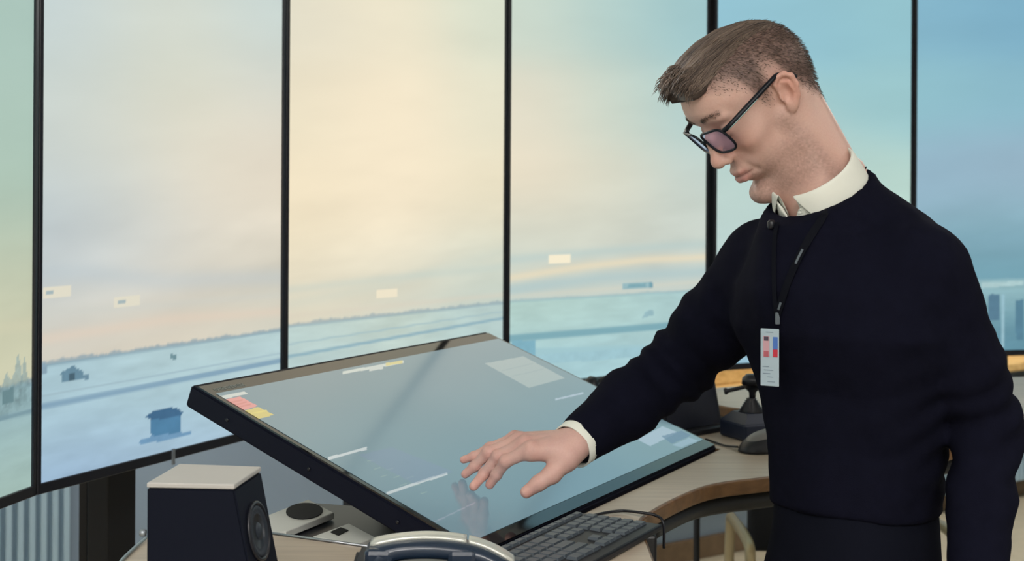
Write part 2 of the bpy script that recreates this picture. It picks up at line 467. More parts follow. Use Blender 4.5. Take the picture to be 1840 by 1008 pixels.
def picture(i, s, z):
    c = field(SKY[i], i, s, z)
    st = fbm((s + i) * 2.5 + z * 2, z * 14 - (s + i) * 1.2, 11 + i)
    amp = 0.05 + 0.10 * np.exp(-((z - 1.42) / 0.14) ** 2)
    c = c * (1 + amp * (st - 0.5) * 1.6)[..., None]
    for (pl, th, col, kk) in STREAK.get(i, []):
        q = np.array([on_panel(i, *w) for w in pl])
        zt = abs(on_panel(i, pl[0][0], pl[0][1] + th)[1] - q[0, 1])
        kz = kk * np.exp(-((z - np.interp(s, q[:, 0], q[:, 1]) + .006 * (st - .5)) / zt) ** 2)
        c = c * (1 - kz)[..., None] + s2l(col) * kz[..., None]
    sa, za = on_panel(i, *HORIZ[i][0]); sb, zb = on_panel(i, *HORIZ[i][1])
    zh = za + (zb - za) * (s - sa) / (sb - sa)
    g = field(LAND[i], i, s, z, 0.2, 0.06)
    sn = fbm((s + i) * 9, z * 60, 31 + i)
    g = g * (1 + 0.12 * (sn - 0.5) * 2)[..., None]
    n1 = fbm((s + i) * 22, s * 0 + 3.3, 51) * .6 + fbm((s + i) * 90, s * 0 + 1.3, 57) * .4
    tl = 0.004 + 0.012 * np.clip(n1 - 0.35, 0, 1) * (1.6 if i < 3 else 0.9)
    tree = np.clip((zh + tl - z) / 0.004, 0, 1) * np.clip((z - zh + 0.006) / 0.004, 0, 1)
    below = np.clip((zh - z) / 0.003 + 0.5, 0, 1)
    c = c * (1 - below)[..., None] + g * below[..., None]
    tc = s2l((130, 158, 172)) if i < 3 else s2l((138, 176, 186))
    tk = tree * (0.75 if i in (0, 1) else 0.6 if i == 2 else 0.5)
    c = c * (1 - tk)[..., None] + tc * tk[..., None]
    if i == 0:                                   # tall snowy spruces
        for (tx, ty, hw, hh) in ((34, 634, 13, 60), (46, 640, 10, 60), (14, 668, 16, 40), (2, 690, 12, 30)):
            s0, z0 = on_panel(i, tx, ty); s1, z1 = on_panel(i, tx + hw, ty + hh)
            k = np.clip((z0 - z) / (z0 - z1), 0, 1.3)
            m_ = (np.abs(s - s0) < abs(s1 - s0) * k * (0.6 + 0.8 * fbm(s * 60, z * 90, 71))) & (z < z0) & (z > z1 - 0.03)
            c[m_] = c[m_] * 0.35 + 0.65 * s2l((132, 160, 164)) * (0.75 + 0.5 * fbm(s * 80, z * 120, 75)[m_])[:, None]
        m_ = (z < on_panel(0, 20, 690)[1]) & (z > on_panel(0, 20, 732)[1])
        c[m_] *= (0.7 + 0.5 * fbm(s * 70, z * 90, 79)[m_])[:, None]
    for (p0, p1, th, col) in ROADS[i]:
        s0, z0 = on_panel(i, *p0); s1, z1 = on_panel(i, *p1)
        zt = abs(on_panel(i, p0[0], p0[1] + th)[1] - z0) / 2
        d = np.abs(z - (z0 + (z1 - z0) * (s - s0) / (s1 - s0)))
        k = np.clip((zt * 1.3 - d) / (zt * 0.6), 0, 1) * 0.9
        c = c * (1 - k)[..., None] + s2l(col) * k[..., None]
    for (poly, col) in BLOBS[i]:
        m_ = in_poly(s, z, [on_panel(i, *q) for q in poly])
        c[m_] = s2l(col) * (0.92 + 0.16 * fbm(s * 50, z * 70, 91)[m_])[:, None]
    for (x0, y0, x1, y1) in TAGS.get(i, []):
        sl = (HORIZ[i][1][1] - HORIZ[i][0][1]) / (HORIZ[i][1][0] - HORIZ[i][0][0]) * 0.8
        dy = sl * (x1 - x0)
        q = [on_panel(i, x0, y0 - dy / 2), on_panel(i, x1, y0 + dy / 2), on_panel(i, x1, y1 + dy / 2), on_panel(i, x0, y1 - dy / 2)]
        m_ = in_poly(s, z, q)
        c[m_] = s2l(TAGC[i])
        if i == 1:
            xa, xb, ym = x0 + 6, x0 + 20, (y0 + y1) / 2
            m_ = in_poly(s, z, [on_panel(i, xa, ym - 3 - dy * .2), on_panel(i, xb, ym - 3 + dy * .1), on_panel(i, xb, ym + 3 + dy * .1), on_panel(i, xa, ym + 3 - dy * .2)])
            c[m_] = s2l((165, 182, 184))
    return np.clip(c, 0, 1.2)

def attr_emit(name, strength, rough, spec, ior=1.45, base=(0.006, 0.007, 0.01)):
    m = bpy.data.materials.new(name)
    m.use_nodes = True
    nt = m.node_tree
    b = nt.nodes['Principled BSDF']
    at = nt.nodes.new('ShaderNodeAttribute')
    at.attribute_name = 'Picture'
    b.inputs['Base Color'].default_value = tuple(base) + (1,)
    nt.links.new(at.outputs['Color'], b.inputs['Emission Color'])
    b.inputs['Emission Strength'].default_value = strength
    b.inputs['Roughness'].default_value = rough
    b.inputs['Specular IOR Level'].default_value = spec
    b.inputs['IOR'].default_value = ior
    return m

def grid_mesh(name, o, eu, ev, nu, nv, colour, m, parent):
    """flat grid with a per-point picture; colour(u, v) -> linear rgb"""
    u, v = np.meshgrid(np.linspace(0, 1, nu), np.linspace(0, 1, nv), indexing='ij')
    co = o + u[..., None] * eu + v[..., None] * ev
    c = colour(u, v)
    idx = np.arange(nu * nv).reshape(nu, nv)
    q = np.stack([idx[:-1, :-1], idx[1:, :-1], idx[1:, 1:], idx[:-1, 1:]], -1).reshape(-1, 4)
    me = np_mesh(name, co.reshape(-1, 3), q)
    a = me.attributes.new('Picture', 'FLOAT_COLOR', 'POINT')
    rgba = np.ones((nu * nv, 4), np.float32)
    rgba[:, :3] = c.reshape(-1, 3)
    a.data.foreach_set('color', rgba.ravel())
    return link(name, me, m, parent)

def np_mesh(name, v, q):
    me = bpy.data.meshes.new(name)
    v = np.ascontiguousarray(v, np.float32); q = np.ascontiguousarray(q, np.int32)
    k = q.shape[1]
    me.vertices.add(len(v)); me.vertices.foreach_set('co', v.ravel())
    me.loops.add(q.size); me.loops.foreach_set('vertex_index', q.ravel())
    me.polygons.add(len(q)); me.polygons.foreach_set('loop_start', np.arange(0, q.size, k, dtype=np.int32))
    me.update(calc_edges=True); me.validate()
    return me

M_PIC = attr_emit('screen_picture', 1.0, 0.5, 0.15)
SLAB = ['tall screen showing pale green sky above snowy spruce trees',
        'tall screen showing a grey hut and a gabled house on snow',
        'tall screen showing the bright cream glow of the low sun',
        'tall screen showing one white tag above a streak of cloud',
        'tall screen of plain turquoise sky behind the head of the man',
        'tall screen of dull blue sky behind the shoulder of the man']
BZ = 0.009
for i in range(6):
    k0, k1 = KNOT[i], KNOT[i + 1]
    e = nrm(np.append(k1 - k0, 0)); wid = np.linalg.norm(k1 - k0)
    back = np.array([-e[1], e[0], 0])
    if back @ (np.append((k0 + k1) / 2, 0)) < 0: back = -back
    R = np.stack([e, back, ZV], 1)
    gl, gr = (0.010 if i == 4 else 0.0015), (0.010 if i == 3 else 0.0015)
    root = empty('display_screen', tuple(np.append((k0 + k1) / 2, Z_SB)))
    tag(root, SLAB[i], 'screen', 'upright screens in a curved row')
    x0 = np.append(k0, 0) + e * gl
    W = wid - gl - gr
    mid = x0 + e * W / 2
    H = Z_ST - Z_SB
    bm = bmesh.new()
    add_box(bm, mid + back * 0.028 + ZV * (Z_SB + H / 2), (W, 0.044, H), R, 0.003)
    add_box(bm, mid + back * 0.065 + ZV * (Z_SB + H / 2), (W * .7, 0.04, H * .7), R, 0.01)
    bm_obj('housing', bm, M_BACKBOX, root)
    bm = bmesh.new()
    for (cx, cz, sx, sz) in ((BZ / 2, H / 2, BZ, H), (W - BZ / 2, H / 2, BZ, H), (W / 2, .009, W, .018), (W / 2, H - .009, W, .018)):
        add_box(bm, x0 + e * cx + ZV * (Z_SB + cz) + back * 0.002, (sx, 0.010, sz), R, 0.001, 1)
    bm_obj('bezel', bm, M_BEZEL, root)
    s0, s1 = (gl + BZ) / wid, (gl + W - BZ) / wid
    z0, z1 = Z_SB + .018, Z_ST - .018
    nu, nv = (200, 370)
    grid_mesh('display', np.append(k0, 0) + e * s0 * wid + ZV * z0 + back * 0.002, e * (s1 - s0) * wid, ZV * (z1 - z0), nu, nv,
              lambda u, v, i=i, s0=s0, s1=s1, z0=z0, z1=z1: picture(i, s0 + (s1 - s0) * u, z0 + (z1 - z0) * v), M_PIC, root)
    if i == 1:
        s_, z_ = on_panel(1, 308, 832)
        box('tab', np.append(k0, 0) + e * s_ * wid + ZV * (Z_SB + .006) - back * 0.005, (0.006, 0.004, 0.03), M_TAB, root, R=R)
    # column that carries the screen, standing on the floor
    foot = mid + back * 0.14
    bx = {1: np.append(P(201, 900, 2.9)[:2], 0)}.get(i, foot)
    col = root
    Rc = R
    box('stand_post', bx + ZV * 0.82, (0.085, 0.06, 1.6), M_BACKBOX, col, R=Rc, bevel=0.004)
    box('stand_foot', bx + ZV * 0.01, (0.3, 0.3, 0.02), M_BACKBOX, col, R=Rc, bevel=0.004)
    hp = mid + back * 0.085
    ctr = (hp + bx) / 2
    v_ = (bx - hp)[:2]
    Lb = np.linalg.norm(v_)
    d_ = np.append(v_ / Lb, 0)
    box('mount_arm', ctr + ZV * 1.5, (Lb, 0.05, 0.09), M_BACKBOX, col, R=np.stack([d_, np.cross(ZV, d_), ZV], 1), bevel=0.004)
# slim dark post with a pale edge beside the radiator
p = np.append(P(151, 940, 3.3)[:2], 0)
sp = empty('support_post', tuple(p))
tag(sp, 'slim black post with pale edge strip beside the radiator', 'post')
box('post', p + ZV * 0.75, (0.02, 0.02, 1.5), M_BACKBOX, sp, bevel=0.002)
box('edge_strip', p + ZV * 0.75 + np.array([.0165, 0, 0]), (0.011, 0.012, 1.5), mat('edge_strip_paint', (110, 124, 134), 0.5), sp)
# tan perforated strut seen through the gap between two screens
k = np.append(KNOT[4], 0)
e = nrm(np.append(KNOT[5] - KNOT[3], 0)); back = np.array([-e[1], e[0], 0])
c = k + back * 0.055 - e * 0.001
M_STRUT = mat('strut_brass', (214, 172, 118), 0.45, vary=0.1, vscale=60)
st = empty('mounting_strut', tuple(c))
tag(st, 'tan mounting strut with a toothed edge between two screens', 'strut')
R = np.stack([e, back, ZV], 1)
box('rail', c + ZV * 2.05, (0.012, 0.014, 0.8), M_STRUT, st, R=R, bevel=0.002)
first = None
for j in range(52):
    zz = 2.46 - j * 0.012
    if first is None:
        first = box('tooth', (0, 0, 0), (0.006, 0.008, 0.006), M_STRUT, None, R=R, bevel=0.001)
        t = first
    else:
        t = first.copy(); COL.objects.link(t)
    t.parent = st; t.matrix_parent_inverse = st.matrix_world.inverted()
    t.matrix_basis = Matrix.Translation(Vector(c - e * 0.0075 - back * 0.006 + ZV * zz))
box('foot', c + ZV * 0.83, (0.012, 0.014, 1.66), M_BACKBOX, st, R=R)

# ------------------------------------------------------------------ the control desk
Z_D = 1.106                     # height of the desk top
M_DESK = wood('desk_beech', (178, 163, 146), (198, 183, 164), -0.9, 0.36)
M_EDGE = wood('desk_edge_beech', (100, 70, 40), (124, 90, 54), -0.5, 0.35)  # brown edge wood, darkened in the colour for the shade on it
M_BLK = mat('black_steel', (30, 31, 35), 0.45, bump=0.04)
M_BLKP = mat('black_plastic', (20, 22, 30), 0.4, bump=0.04, bscale=500)
M_WHT = mat('white_steel', (206, 208, 202), 0.4)

def dz(px, py):
    return on_z(px, py, Z_D)[:2]

edge = [dz(1161, 926), dz(1200, 903), dz(1250, 880), dz(1283, 870), dz(1320, 864), dz(1364, 859), dz(1450, 848), dz(1560, 830), dz(1695, 806), dz(1838, 776)]
edge = [tuple(q) for q in catmull(edge, 4)]
xr = edge[0][0]
corner = [(xr - .012, edge[0][1] - .05), (xr - .010, edge[0][1] - .03), (xr - .006, edge[0][1] - .014)]
ek = 0.0012                      # the desk is cut out round the monitor
mo_u = np.array([.426, .747]) / .86; mo_o = np.array([mo_u[1], -mo_u[0]])
mBL, mBR = np.array([-.039, 1.75]) + mo_o * ek, np.array([.387, 2.497]) + mo_o * ek
far = [(1.75, 3.55), (1.2, 3.45), (.62, 3.32), (.25, 3.12), (.0, 2.80), tuple(mBR + mo_u * .002), tuple(mBL - mo_u * .02)]
cut = [tuple(dz(663, 983)), tuple(dz(494, 960)), (-.508, dz(265, 965)[1])]
outline = [(-.508, 1.25), (xr - .012, 1.25)] + corner + edge + [(1.9, 3.15)] + far + cut
desk = empty('control_desk', (0.2, 2.2, 0))
tag(desk, 'beech control desk with a curved front edge on black steel legs', 'desk')
slab('desk_top', outline, Z_D - 0.026, Z_D, M_DESK, desk, bevel=0.0045, seg=3, edge_mat=M_EDGE)
q = dz(1194, 960)
for (x, y) in ((q[0] - .022, q[1] + .12), (-.45, 1.4), (-.45, 1.80), (1.55, 3.05), (.9, 3.2), (xr - .08, 1.4)):
    box('leg', (x, y, (Z_D - .026) / 2 + .01), (0.045, 0.045, Z_D - .05), M_BLK, desk, bevel=0.004)
    box('leg_foot', (x, y, 0.012), (0.065, 0.065, 0.024), M_BLK, desk, bevel=0.006)
# steel rail below the curved edge
rail = [np.array([e_[0] - .012, e_[1] + .035, Z_D - .045]) for e_ in edge[2:]]
tube('under_rail', rail, 0.018, M_BLK, desk, 6)
box('modesty_rail', (xr - .03, 1.72, Z_D - .05), (0.03, 0.75, 0.045), M_BLK, desk)

# ------------------------------------------------------------------ large tilted touch monitor
BL = np.array([-.039, 1.75, 1.113]); UV_ = np.array([.426, .747, 0.0]); VV_ = np.array([-.452, .230, .184])
VV_ = VV_ - UV_ * (VV_ @ UV_) / (UV_ @ UV_)
MW, MH = np.linalg.norm(UV_), np.linalg.norm(VV_)
MU, MV = UV_ / MW, VV_ / MH
MN = np.cross(MU, MV)
RM = np.stack([MU, MV, MN], 1)
def mon(a, b, c=0.0):
    return BL + MU * a + MV * b + MN * c
def mon_ab(px, py):
    r = sight(px, py)
    t = ((BL - EYE) @ MN) / (r @ MN)
    q = EYE + r * t - BL
    return q @ MU, q @ MV
M_MON = mat('monitor_shell', (17, 20, 34), 0.55, spec=0.15, bump=0.03, bscale=600)
M_MONB = mat('monitor_back', (62, 58, 56), 0.6)
monitor = empty('touch_monitor', tuple(BL + UV_ / 2 + VV_ / 2 - ZV * .15))
tag(monitor, 'large tilted touch screen monitor with a glossy front on the desk', 'monitor')
T = 0.036
prof = [(0, 0), (MW, 0), (MW, MH), (0, MH)]
v, f = [], []
for (ins, dep) in ((0.0, -0.0015), (0.0, -T)):
    for (a, b) in prof:
        v.append(mon(a + (ins if a == 0 else -ins), b + (ins if b == 0 else -ins), dep))
f = [(0, 1, 2, 3), (7, 6, 5, 4)] + [(k, k + 4, (k + 1) % 4 + 4, (k + 1) % 4) for k in range(4)]
bm = bmesh.new()
bv = [bm.verts.new(q) for q in v]
for q in f: bm.faces.new([bv[k] for k in q])
bmesh.ops.bevel(bm, geom=list(bm.edges), offset=0.003, segments=2, affect='EDGES')
bm_obj('shell', bm, M_MON, monitor)
bm = bmesh.new()
bv = []
for (ins, dep) in ((0.004, -T + .002), (0.07, -T - 0.03)):
    for (a, b) in prof:
        lo = ins + (0.10 if dep < -T and b == 0 else 0)
        bv.append(bm.verts.new(mon(a + (ins if a == 0 else -ins), b + (lo if b == 0 else -ins), dep)))
for q in f: bm.faces.new([bv[k] for k in q])
bm_obj('back_cover', bm, M_MONB, monitor)
# glass border
M_GLASS = mat('monitor_glass_border', (14, 15, 18), 0.05)
M_GLASS.node_tree.nodes['Principled BSDF'].inputs['IOR'].default_value = 1.9
box('glass_border', mon((.003 + MW - .006) / 2, (.004 + MH - .012) / 2, -0.0005), (MW - .009, MH - .016, 0.003), M_GLASS, monitor, R=RM)
a0, b1 = mon_ab(381, 714); a1 = mon_ab(868, 612)[0]; b1 = (b1 + mon_ab(868, 612)[1]) / 2
a2, b0 = mon_ab(1250, 797); b0 = (b0 + mon_ab(866, 966)[1]) / 2
a0, a1 = .0115, MW - .012
UI = []
def ui(poly, col, k=1.0):
    UI.append(([(w[0] + .005, w[1]) for w in (mon_ab(*q) for q in poly)], s2l(col), k))
def bar(p, q, w, col, k=1.0):
    ui([(p[0], p[1] - w), (q[0], q[1] - w), (q[0], q[1] + w), (p[0], p[1] + w)], col, k)
ui([(384, 715), (434, 706), (441, 710), (396, 720)], (185, 190, 184))
ui([(397, 721), (427, 715), (459, 732), (430, 741)], (202, 132, 128))
for t in (0.25, 0.5, 0.75):
    bar((402 + 26 * t, 722 + 17 * t), (424 + 30 * t, 716.5 + 17 * t), 1.5, (186, 112, 106), 0.7)
ui([(430, 741), (460, 734), (488, 748), (455, 757)], (190, 175, 100))
bar((441, 747), (476, 740), 1.2, (205, 190, 100), 0.7)
bar((585, 827), (655, 808), 2.6, (180, 188, 190))
bar((690, 890), (800, 853), 2.6, (176, 184, 186))
bar((775, 942), (850, 906), 1.3, (135, 146, 160), 0.8)
bar((612, 672), (722, 652), 2.6, (180, 188, 182)); bar((690, 657), (720, 652), 2.6, (190, 180, 120))
bar((660, 665), (685, 661), 4.0, (176, 184, 180))
ui([(868, 655), (938, 642), (1012, 681), (948, 699)], (146, 160, 160), 0.85)
for t in (0.3, 0.6):
    bar((880 + 60 * t, 658 + 34 * t), (938 + 60 * t, 645 + 33 * t), 0.8, (120, 140, 146), 0.5)
bar((995, 720), (1046, 708), 1.6, (150, 166, 180))
ui([(1142, 792), (1188, 768), (1216, 779), (1166, 804)], (152, 168, 184), 0.8)
ui([(1186, 786), (1222, 776), (1240, 784), (1205, 800)], (70, 98, 128), 0.8)
ui([(1205, 802), (1236, 788), (1252, 794), (1222, 806)], (132, 154, 172), 0.7)
for k in range(9):
    x, y = 655 + 12 * k, 832 + 5 * k + (k % 3) * 9
    bar((x, y), (x + 12, y - 3), 0.7, (140, 160, 150), 0.5)
ui([(640, 820), (700, 806), (810, 850), (740, 872)], (104, 122, 148), 0.5)
def ui_col(u, v):
    a = a0 + (a1 - a0) * u; b = b0 + (b1 - b0) * v
    base = np.empty(u.shape + (3,))
    base[:] = s2l((100, 126, 136))
    base *= (1.0 + 0.10 * (fbm(a * 6, b * 6, 5) - 0.5))[..., None]
    for (poly, col, k) in UI:
        m_ = in_poly(a, b, poly)
        base[m_] = base[m_] * (1 - k) + np.asarray(col) * k
    return base
M_TOUCH = attr_emit('touch_display', 1.0, 0.13, 0.5, 2.1)
grid_mesh('display', mon(a0, b0, 0.0016), MU * (a1 - a0), MV * (b1 - b0), 580, 330, ui_col, M_TOUCH, monitor)
# faint maker's mark on the glass border, too small to read
M_LOGO = mat('logo_silver', (120, 126, 122), 0.5)
la_, lb_ = mon_ab(412, 697)
bm = bmesh.new()
for k, (w, h) in enumerate(((.006, .009), (.007, .008), (.006, .009), (.007, .008), (.006, .009), (.006, .009), (.006, .008), (.005, .009), (.006, .009))):
    x = la_ + (k - 4) * .0074
    add_box(bm, mon(x - w * .35, lb_, .0012), (.0016, h, .0004), RM)
    add_box(bm, mon(x + w * .35, lb_, .0012), (.0016, h, .0004), RM)
    add_box(bm, mon(x, lb_ + (h * .4 if k % 2 else 0), .0012), (w * .7, .0016, .0004), RM)
bm_obj('maker_mark', bm, M_LOGO, monitor)
# screws along the dark side
for t in (0.1, 0.4, 0.7):
    c = mon(-0.0005, MH * (1 - t) - .03, -T * .55)
    lathe('screw', [(0.0028, 0), (0.0026, 0.0012), (0.001, 0.0014)], M_BLKP, monitor, c, frame_of(-MU), 10)
# stand: black neck going down through the cut-out to a foot on the floor
cb = mon(MW * .5, MH * .62, -T - .03)
Ryaw = np.stack([nrm(MU), nrm(np.array([MV[0], MV[1], 0])), ZV], 1)
box('stand_neck', (cb[0], cb[1], cb[2] / 2 + .008), (0.22, 0.10, cb[2] - .004), M_BLKP, monitor, R=Ryaw, bevel=0.006)
box('stand_foot', (cb[0], cb[1], .012), (0.36, 0.30, 0.024), M_BLKP, monitor, R=Ryaw, bevel=0.006)

# white steel lift console in the cut-out of the desk, left of the monitor
lift = empty('lift_console', tuple(np.append((dz(548, 919) + dz(609, 955)) / 2, 0)))
tag(lift, 'white steel lift plates with black openings under the monitor', 'lift')
zl = Z_D - 0.012
def lz(px, py, z=None):
    return on_z(px, py, zl if z is None else z)
tr = [lz(487, 958), lz(470, 925), lz(556, 890), lz(700, 900), lz(740, 970), lz(668, 984)]
slab('tray', [q[:2] for q in tr], zl - .02, zl - .012, M_BLKP, lift)
slab('plate', [lz(*q)[:2] for q in ((484, 957), (470, 930), (554, 897), (600, 921), (514, 955))], zl - .010, zl, M_WHT, lift, bevel=0.001, seg=1)
slab('plate', [lz(*q)[:2] for q in ((562, 964), (627, 940), (674, 965), (642, 977))], zl - .010, zl, M_WHT, lift, bevel=0.001, seg=1)
cq = lz(547, 919); ux = lz(580, 918) - cq; uy = lz(548, 905) - cq
M_HOLE = mat('black_void', (8, 8, 10), 0.8)
slab('grommet', [(cq + ux * math.cos(t) + uy * math.sin(t))[:2] for t in np.linspace(0, 2 * math.pi, 28)[:-1]], zl, zl + .0015, M_HOLE, lift)
slab('socket', [lz(*q)[:2] for q in ((594, 957), (612, 949), (626, 954), (608, 963))], zl, zl + .0015, M_HOLE, lift)
pc = np.mean(tr, axis=0)
box('column', (pc[0], pc[1], (zl - .02) / 2), (0.09, 0.09, zl - .02), M_BLK, lift, bevel=0.004)
# metal edging strip in front of the cut-out
e0, e1 = np.append(dz(486, 959), Z_D + .001), np.append(dz(668, 984), Z_D + .001)
tube('edging', [e0, e1], 0.0022, mat('edging_aluminium', (170, 176, 182), 0.3, metal=0.7), desk, 6)

# ------------------------------------------------------------------ loudspeaker
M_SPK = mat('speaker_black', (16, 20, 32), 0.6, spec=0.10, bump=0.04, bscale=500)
M_SPKT = mat('speaker_top_grey', (178, 176, 172), 0.42, vary=0.02)  # light grey top, with the light it reflects put into the colour
M_CONE = mat('speaker_cone', (34, 42, 52), 0.5, bump=0.05, bscale=900)
d0 = 1.5
t0 = P(264, 867, d0)
zt = t0[2]
def tz(px, py): return on_z(px, py, zt)
t1, t2, t3 = tz(421, 870), tz(469, 838), tz(322, 833)
t1[2] = t2[2] = t3[2] = zt
cen = (t0 + t1 + t2 + t3) / 4
spk = empty('loudspeaker', (cen[0], cen[1], Z_D))
tag(spk, 'black desktop loudspeaker with a pale grey top and one round driver', 'loudspeaker')
def low(q, spread):                      # widens towards the foot
    h = q - cen
    g = cen + h * 1.0
    g[2] = Z_D + .003
    fr = nrm((t1 + t2) / 2 - (t0 + t3) / 2)
    return g + fr * spread
bm = bmesh.new()
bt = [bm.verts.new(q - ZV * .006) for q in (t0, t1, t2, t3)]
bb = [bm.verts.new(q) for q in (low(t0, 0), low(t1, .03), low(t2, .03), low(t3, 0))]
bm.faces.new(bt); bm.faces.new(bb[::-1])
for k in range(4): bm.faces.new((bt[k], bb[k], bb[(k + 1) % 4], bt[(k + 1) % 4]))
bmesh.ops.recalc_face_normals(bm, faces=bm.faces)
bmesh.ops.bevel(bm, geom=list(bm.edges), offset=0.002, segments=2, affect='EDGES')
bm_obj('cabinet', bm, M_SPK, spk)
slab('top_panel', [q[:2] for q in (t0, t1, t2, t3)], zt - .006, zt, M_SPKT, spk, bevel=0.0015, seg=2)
fa, fb, fc_, fd = t1, t2, low(t2, .03), low(t1, .03)
fcen = (fa + fb + fc_ + fd) / 4
fx = nrm(fb - fa); fz = nrm((fa + fb) / 2 - (fc_ + fd) / 2); fz = nrm(fz - fx * (fx @ fz)); fn = np.cross(fx, fz)
if fn @ np.array([1.0, 0, 0]) < 0: fn = -fn
RS = np.stack([fx, fz, fn], 1)
rd = np.linalg.norm(fb - fa) * 0.36
hh = np.linalg.norm((fa + fb) / 2 - (fc_ + fd) / 2)
dc = (fa + fb) / 2 - fz * hh * 0.42
lathe('driver_ring', [(rd, -.001), (rd, .002), (rd * .9, .003), (rd * .88, .0005)], M_BLKP, spk, dc, RS, 40)
drv = lathe('driver', [(rd * .88, .0006), (rd * .8, .0022), (rd * .72, .0008), (rd * .3, .0002), (rd * .26, .0018), (rd * .1, .0028)], M_CONE, spk, dc, RS, 40)
lathe('knob', [(0.006, -.001), (0.006, .006), (0.005, .007)], M_BLKP, spk, dc - fz * hh * .4, RS, 20)
for q in (low(t0, 0.004), low(t1, .024), low(t2, .024), low(t3, .004)):
    q2 = q * .9 + (cen * .1); q2[2] = Z_D + .0015
    lathe('rubber_foot', [(0.006, -.0015), (0.006, .002)], M_BLKP, spk, q2, None, 12)
# jack on the back of the speaker
j = (t0 + t3) / 2 * .75 + cen * .25; j = t0 * .92 + t3 * .08
j = np.array([j[0] - .004, j[1], P(262, 961, d0)[2]])
lathe('jack', [(0.004, 0), (0.004, .006), (0.0025, .007)], M_TAB, spk, j, frame_of((-1, 0, 0)), 12)
wp = catmull([np.append(dz(262, 972), Z_D + .004), np.append(dz(245, 985), Z_D + .003), np.append(dz(222, 1007), Z_D + .003), np.append(dz(205, 1030), Z_D + .003)], 6)
tag(tube('speaker_wire', wp, 0.0022, mat('wire_pale', (140, 160, 170), 0.4), None, 6), 'thin pale wire along the desk edge behind the loudspeaker', 'wire')

# ------------------------------------------------------------------ desk telephone with handset
M_PH = mat('phone_shell', (30, 44, 62), 0.28, coat=0.2)
M_PHS = mat('phone_silver', (200, 202, 194), 0.28, metal=0.35)
hd = 1.62
hp = [P(690, 1003, hd), P(664, 985, hd), P(735, 968, hd), P(790, 962, hd), P(850, 968, hd), P(890, 983, hd), P(926, 1001, hd)]
phone = empty('telephone', (hp[3][0], hp[3][1], Z_D))
tag(phone, 'dark blue desk telephone with a silver topped handset beside the keyboard', 'telephone')
ax = nrm(hp[6] - hp[1]); ax[2] = 0; ax = nrm(ax); sd = np.cross(ZV, ax)
if sd[1] < 0: sd = -sd
pc = np.array([hp[3][0], hp[3][1], 0]) + ax * .0 + sd * 0.02
RP = np.stack([ax, sd, ZV], 1)
# handset: swept grip with two flared ends
def handset(name, zoff, w, h, lo, m, parent, clip=(0.0, 1.0), yo=0.0):
    s = np.linspace(clip[0], clip[1], 25)
    Lh = 0.182
    v, f = [], []
    c0 = (hp[1] + hp[6]) / 2
    ztop = hp[3][2]
    for t in s:
        x = (t - .5) * Lh
        y = ztop - 0.0005 - 1.9 * (x + 0.018) ** 2 - 2.5 * max(0, x - .03) ** 2
        endk = max(0, abs(t - .5) - .30) / .2
        hh_ = h + lo * min(1, endk) ** 1.2 * (1.0 if t < .5 else .45)
        ww = w * (1 + .25 * min(1, endk)) * (1 - 0.55 * max(0, (t - .9) / .1) ** 2) * (1 - 0.35 * max(0, (.08 - t) / .08) ** 2)
        for k in range(14):
            a = 2 * math.pi * k / 14
            cx, cz = math.cos(a), math.sin(a)
            yy = math.copysign(abs(cx) ** .6, cx) * ww / 2
            zz = (math.copysign(abs(cz) ** .7, cz) * .5 - .5) * hh_
            q = np.array([c0[0], c0[1], 0]) + ax * x + sd * (yy + yo)
            v.append(np.array([q[0], q[1], y + zz + zoff]))
    n = 14
    for i in range(len(s) - 1):
        for k in range(n):
            k2 = (k + 1) % n
            f.append((i * n + k, i * n + k2, (i + 1) * n + k2, (i + 1) * n + k))
    f.append(tuple(range(n))[::-1]); f.append(tuple((len(s) - 1) * n + k for k in range(n)))
    return pydata(name, v, f, m, parent, True)
hs = handset('handset', -0.003, 0.046, 0.022, 0.020, M_PH, phone)
handset('silver_back', 0.002, 0.026, 0.008, 0.0, M_PHS, hs, (0.02, 0.66), .008)
handset('silver_tip', 0.002, 0.026, 0.008, 0.0, M_PHS, hs, (0.675, 0.98), .008)
zb = Z_D + .002
bm = bmesh.new()
pts = [(-.105, -.09, .022), (.055, -.09, .022), (.055, .10, .040), (-.105, .10, .040)]
bt = [bm.verts.new(np.array([hp[3][0], hp[3][1], zb + c_]) + ax * a_ + sd * (b_ - .055)) for (a_, b_, c_) in pts]
bb = [bm.verts.new(np.array([hp[3][0], hp[3][1], zb]) + ax * a_ + sd * (b_ - .055)) for (a_, b_, c_) in pts]
bm.faces.new(bt); bm.faces.new(bb[::-1])
for k in range(4): bm.faces.new((bt[k], bb[k], bb[(k + 1) % 4], bt[(k + 1) % 4]))
bmesh.ops.recalc_face_normals(bm, faces=bm.faces)
bmesh.ops.bevel(bm, geom=list(bm.edges), offset=0.006, segments=3, affect='EDGES')
bm_obj('phone_body', bm, M_PH, phone, True)
for s_ in (-1, 1):
    c_ = np.array([hp[3][0], hp[3][1], zb + .042]) + ax * (.050 * s_ - .022)
    box('cradle', c_, (0.035, 0.05, 0.022), M_PH, phone, R=RP, bevel=0.006)
for r_ in range(4):
    for q_ in range(3):
        c_ = np.array([hp[3][0], hp[3][1], zb + .0275 + .003]) + ax * (-.03 + .022 * q_) + sd * (-.125 + .017 * r_ + .0)
        c_[2] = zb + .0225 + (.04 - .022) * ((-.125 + .017 * r_ + .055 + .09) / .19) + .001
        box('phone_key', c_, (0.014, 0.010, 0.005), M_PHS, phone, R=RP, bevel=0.0015)

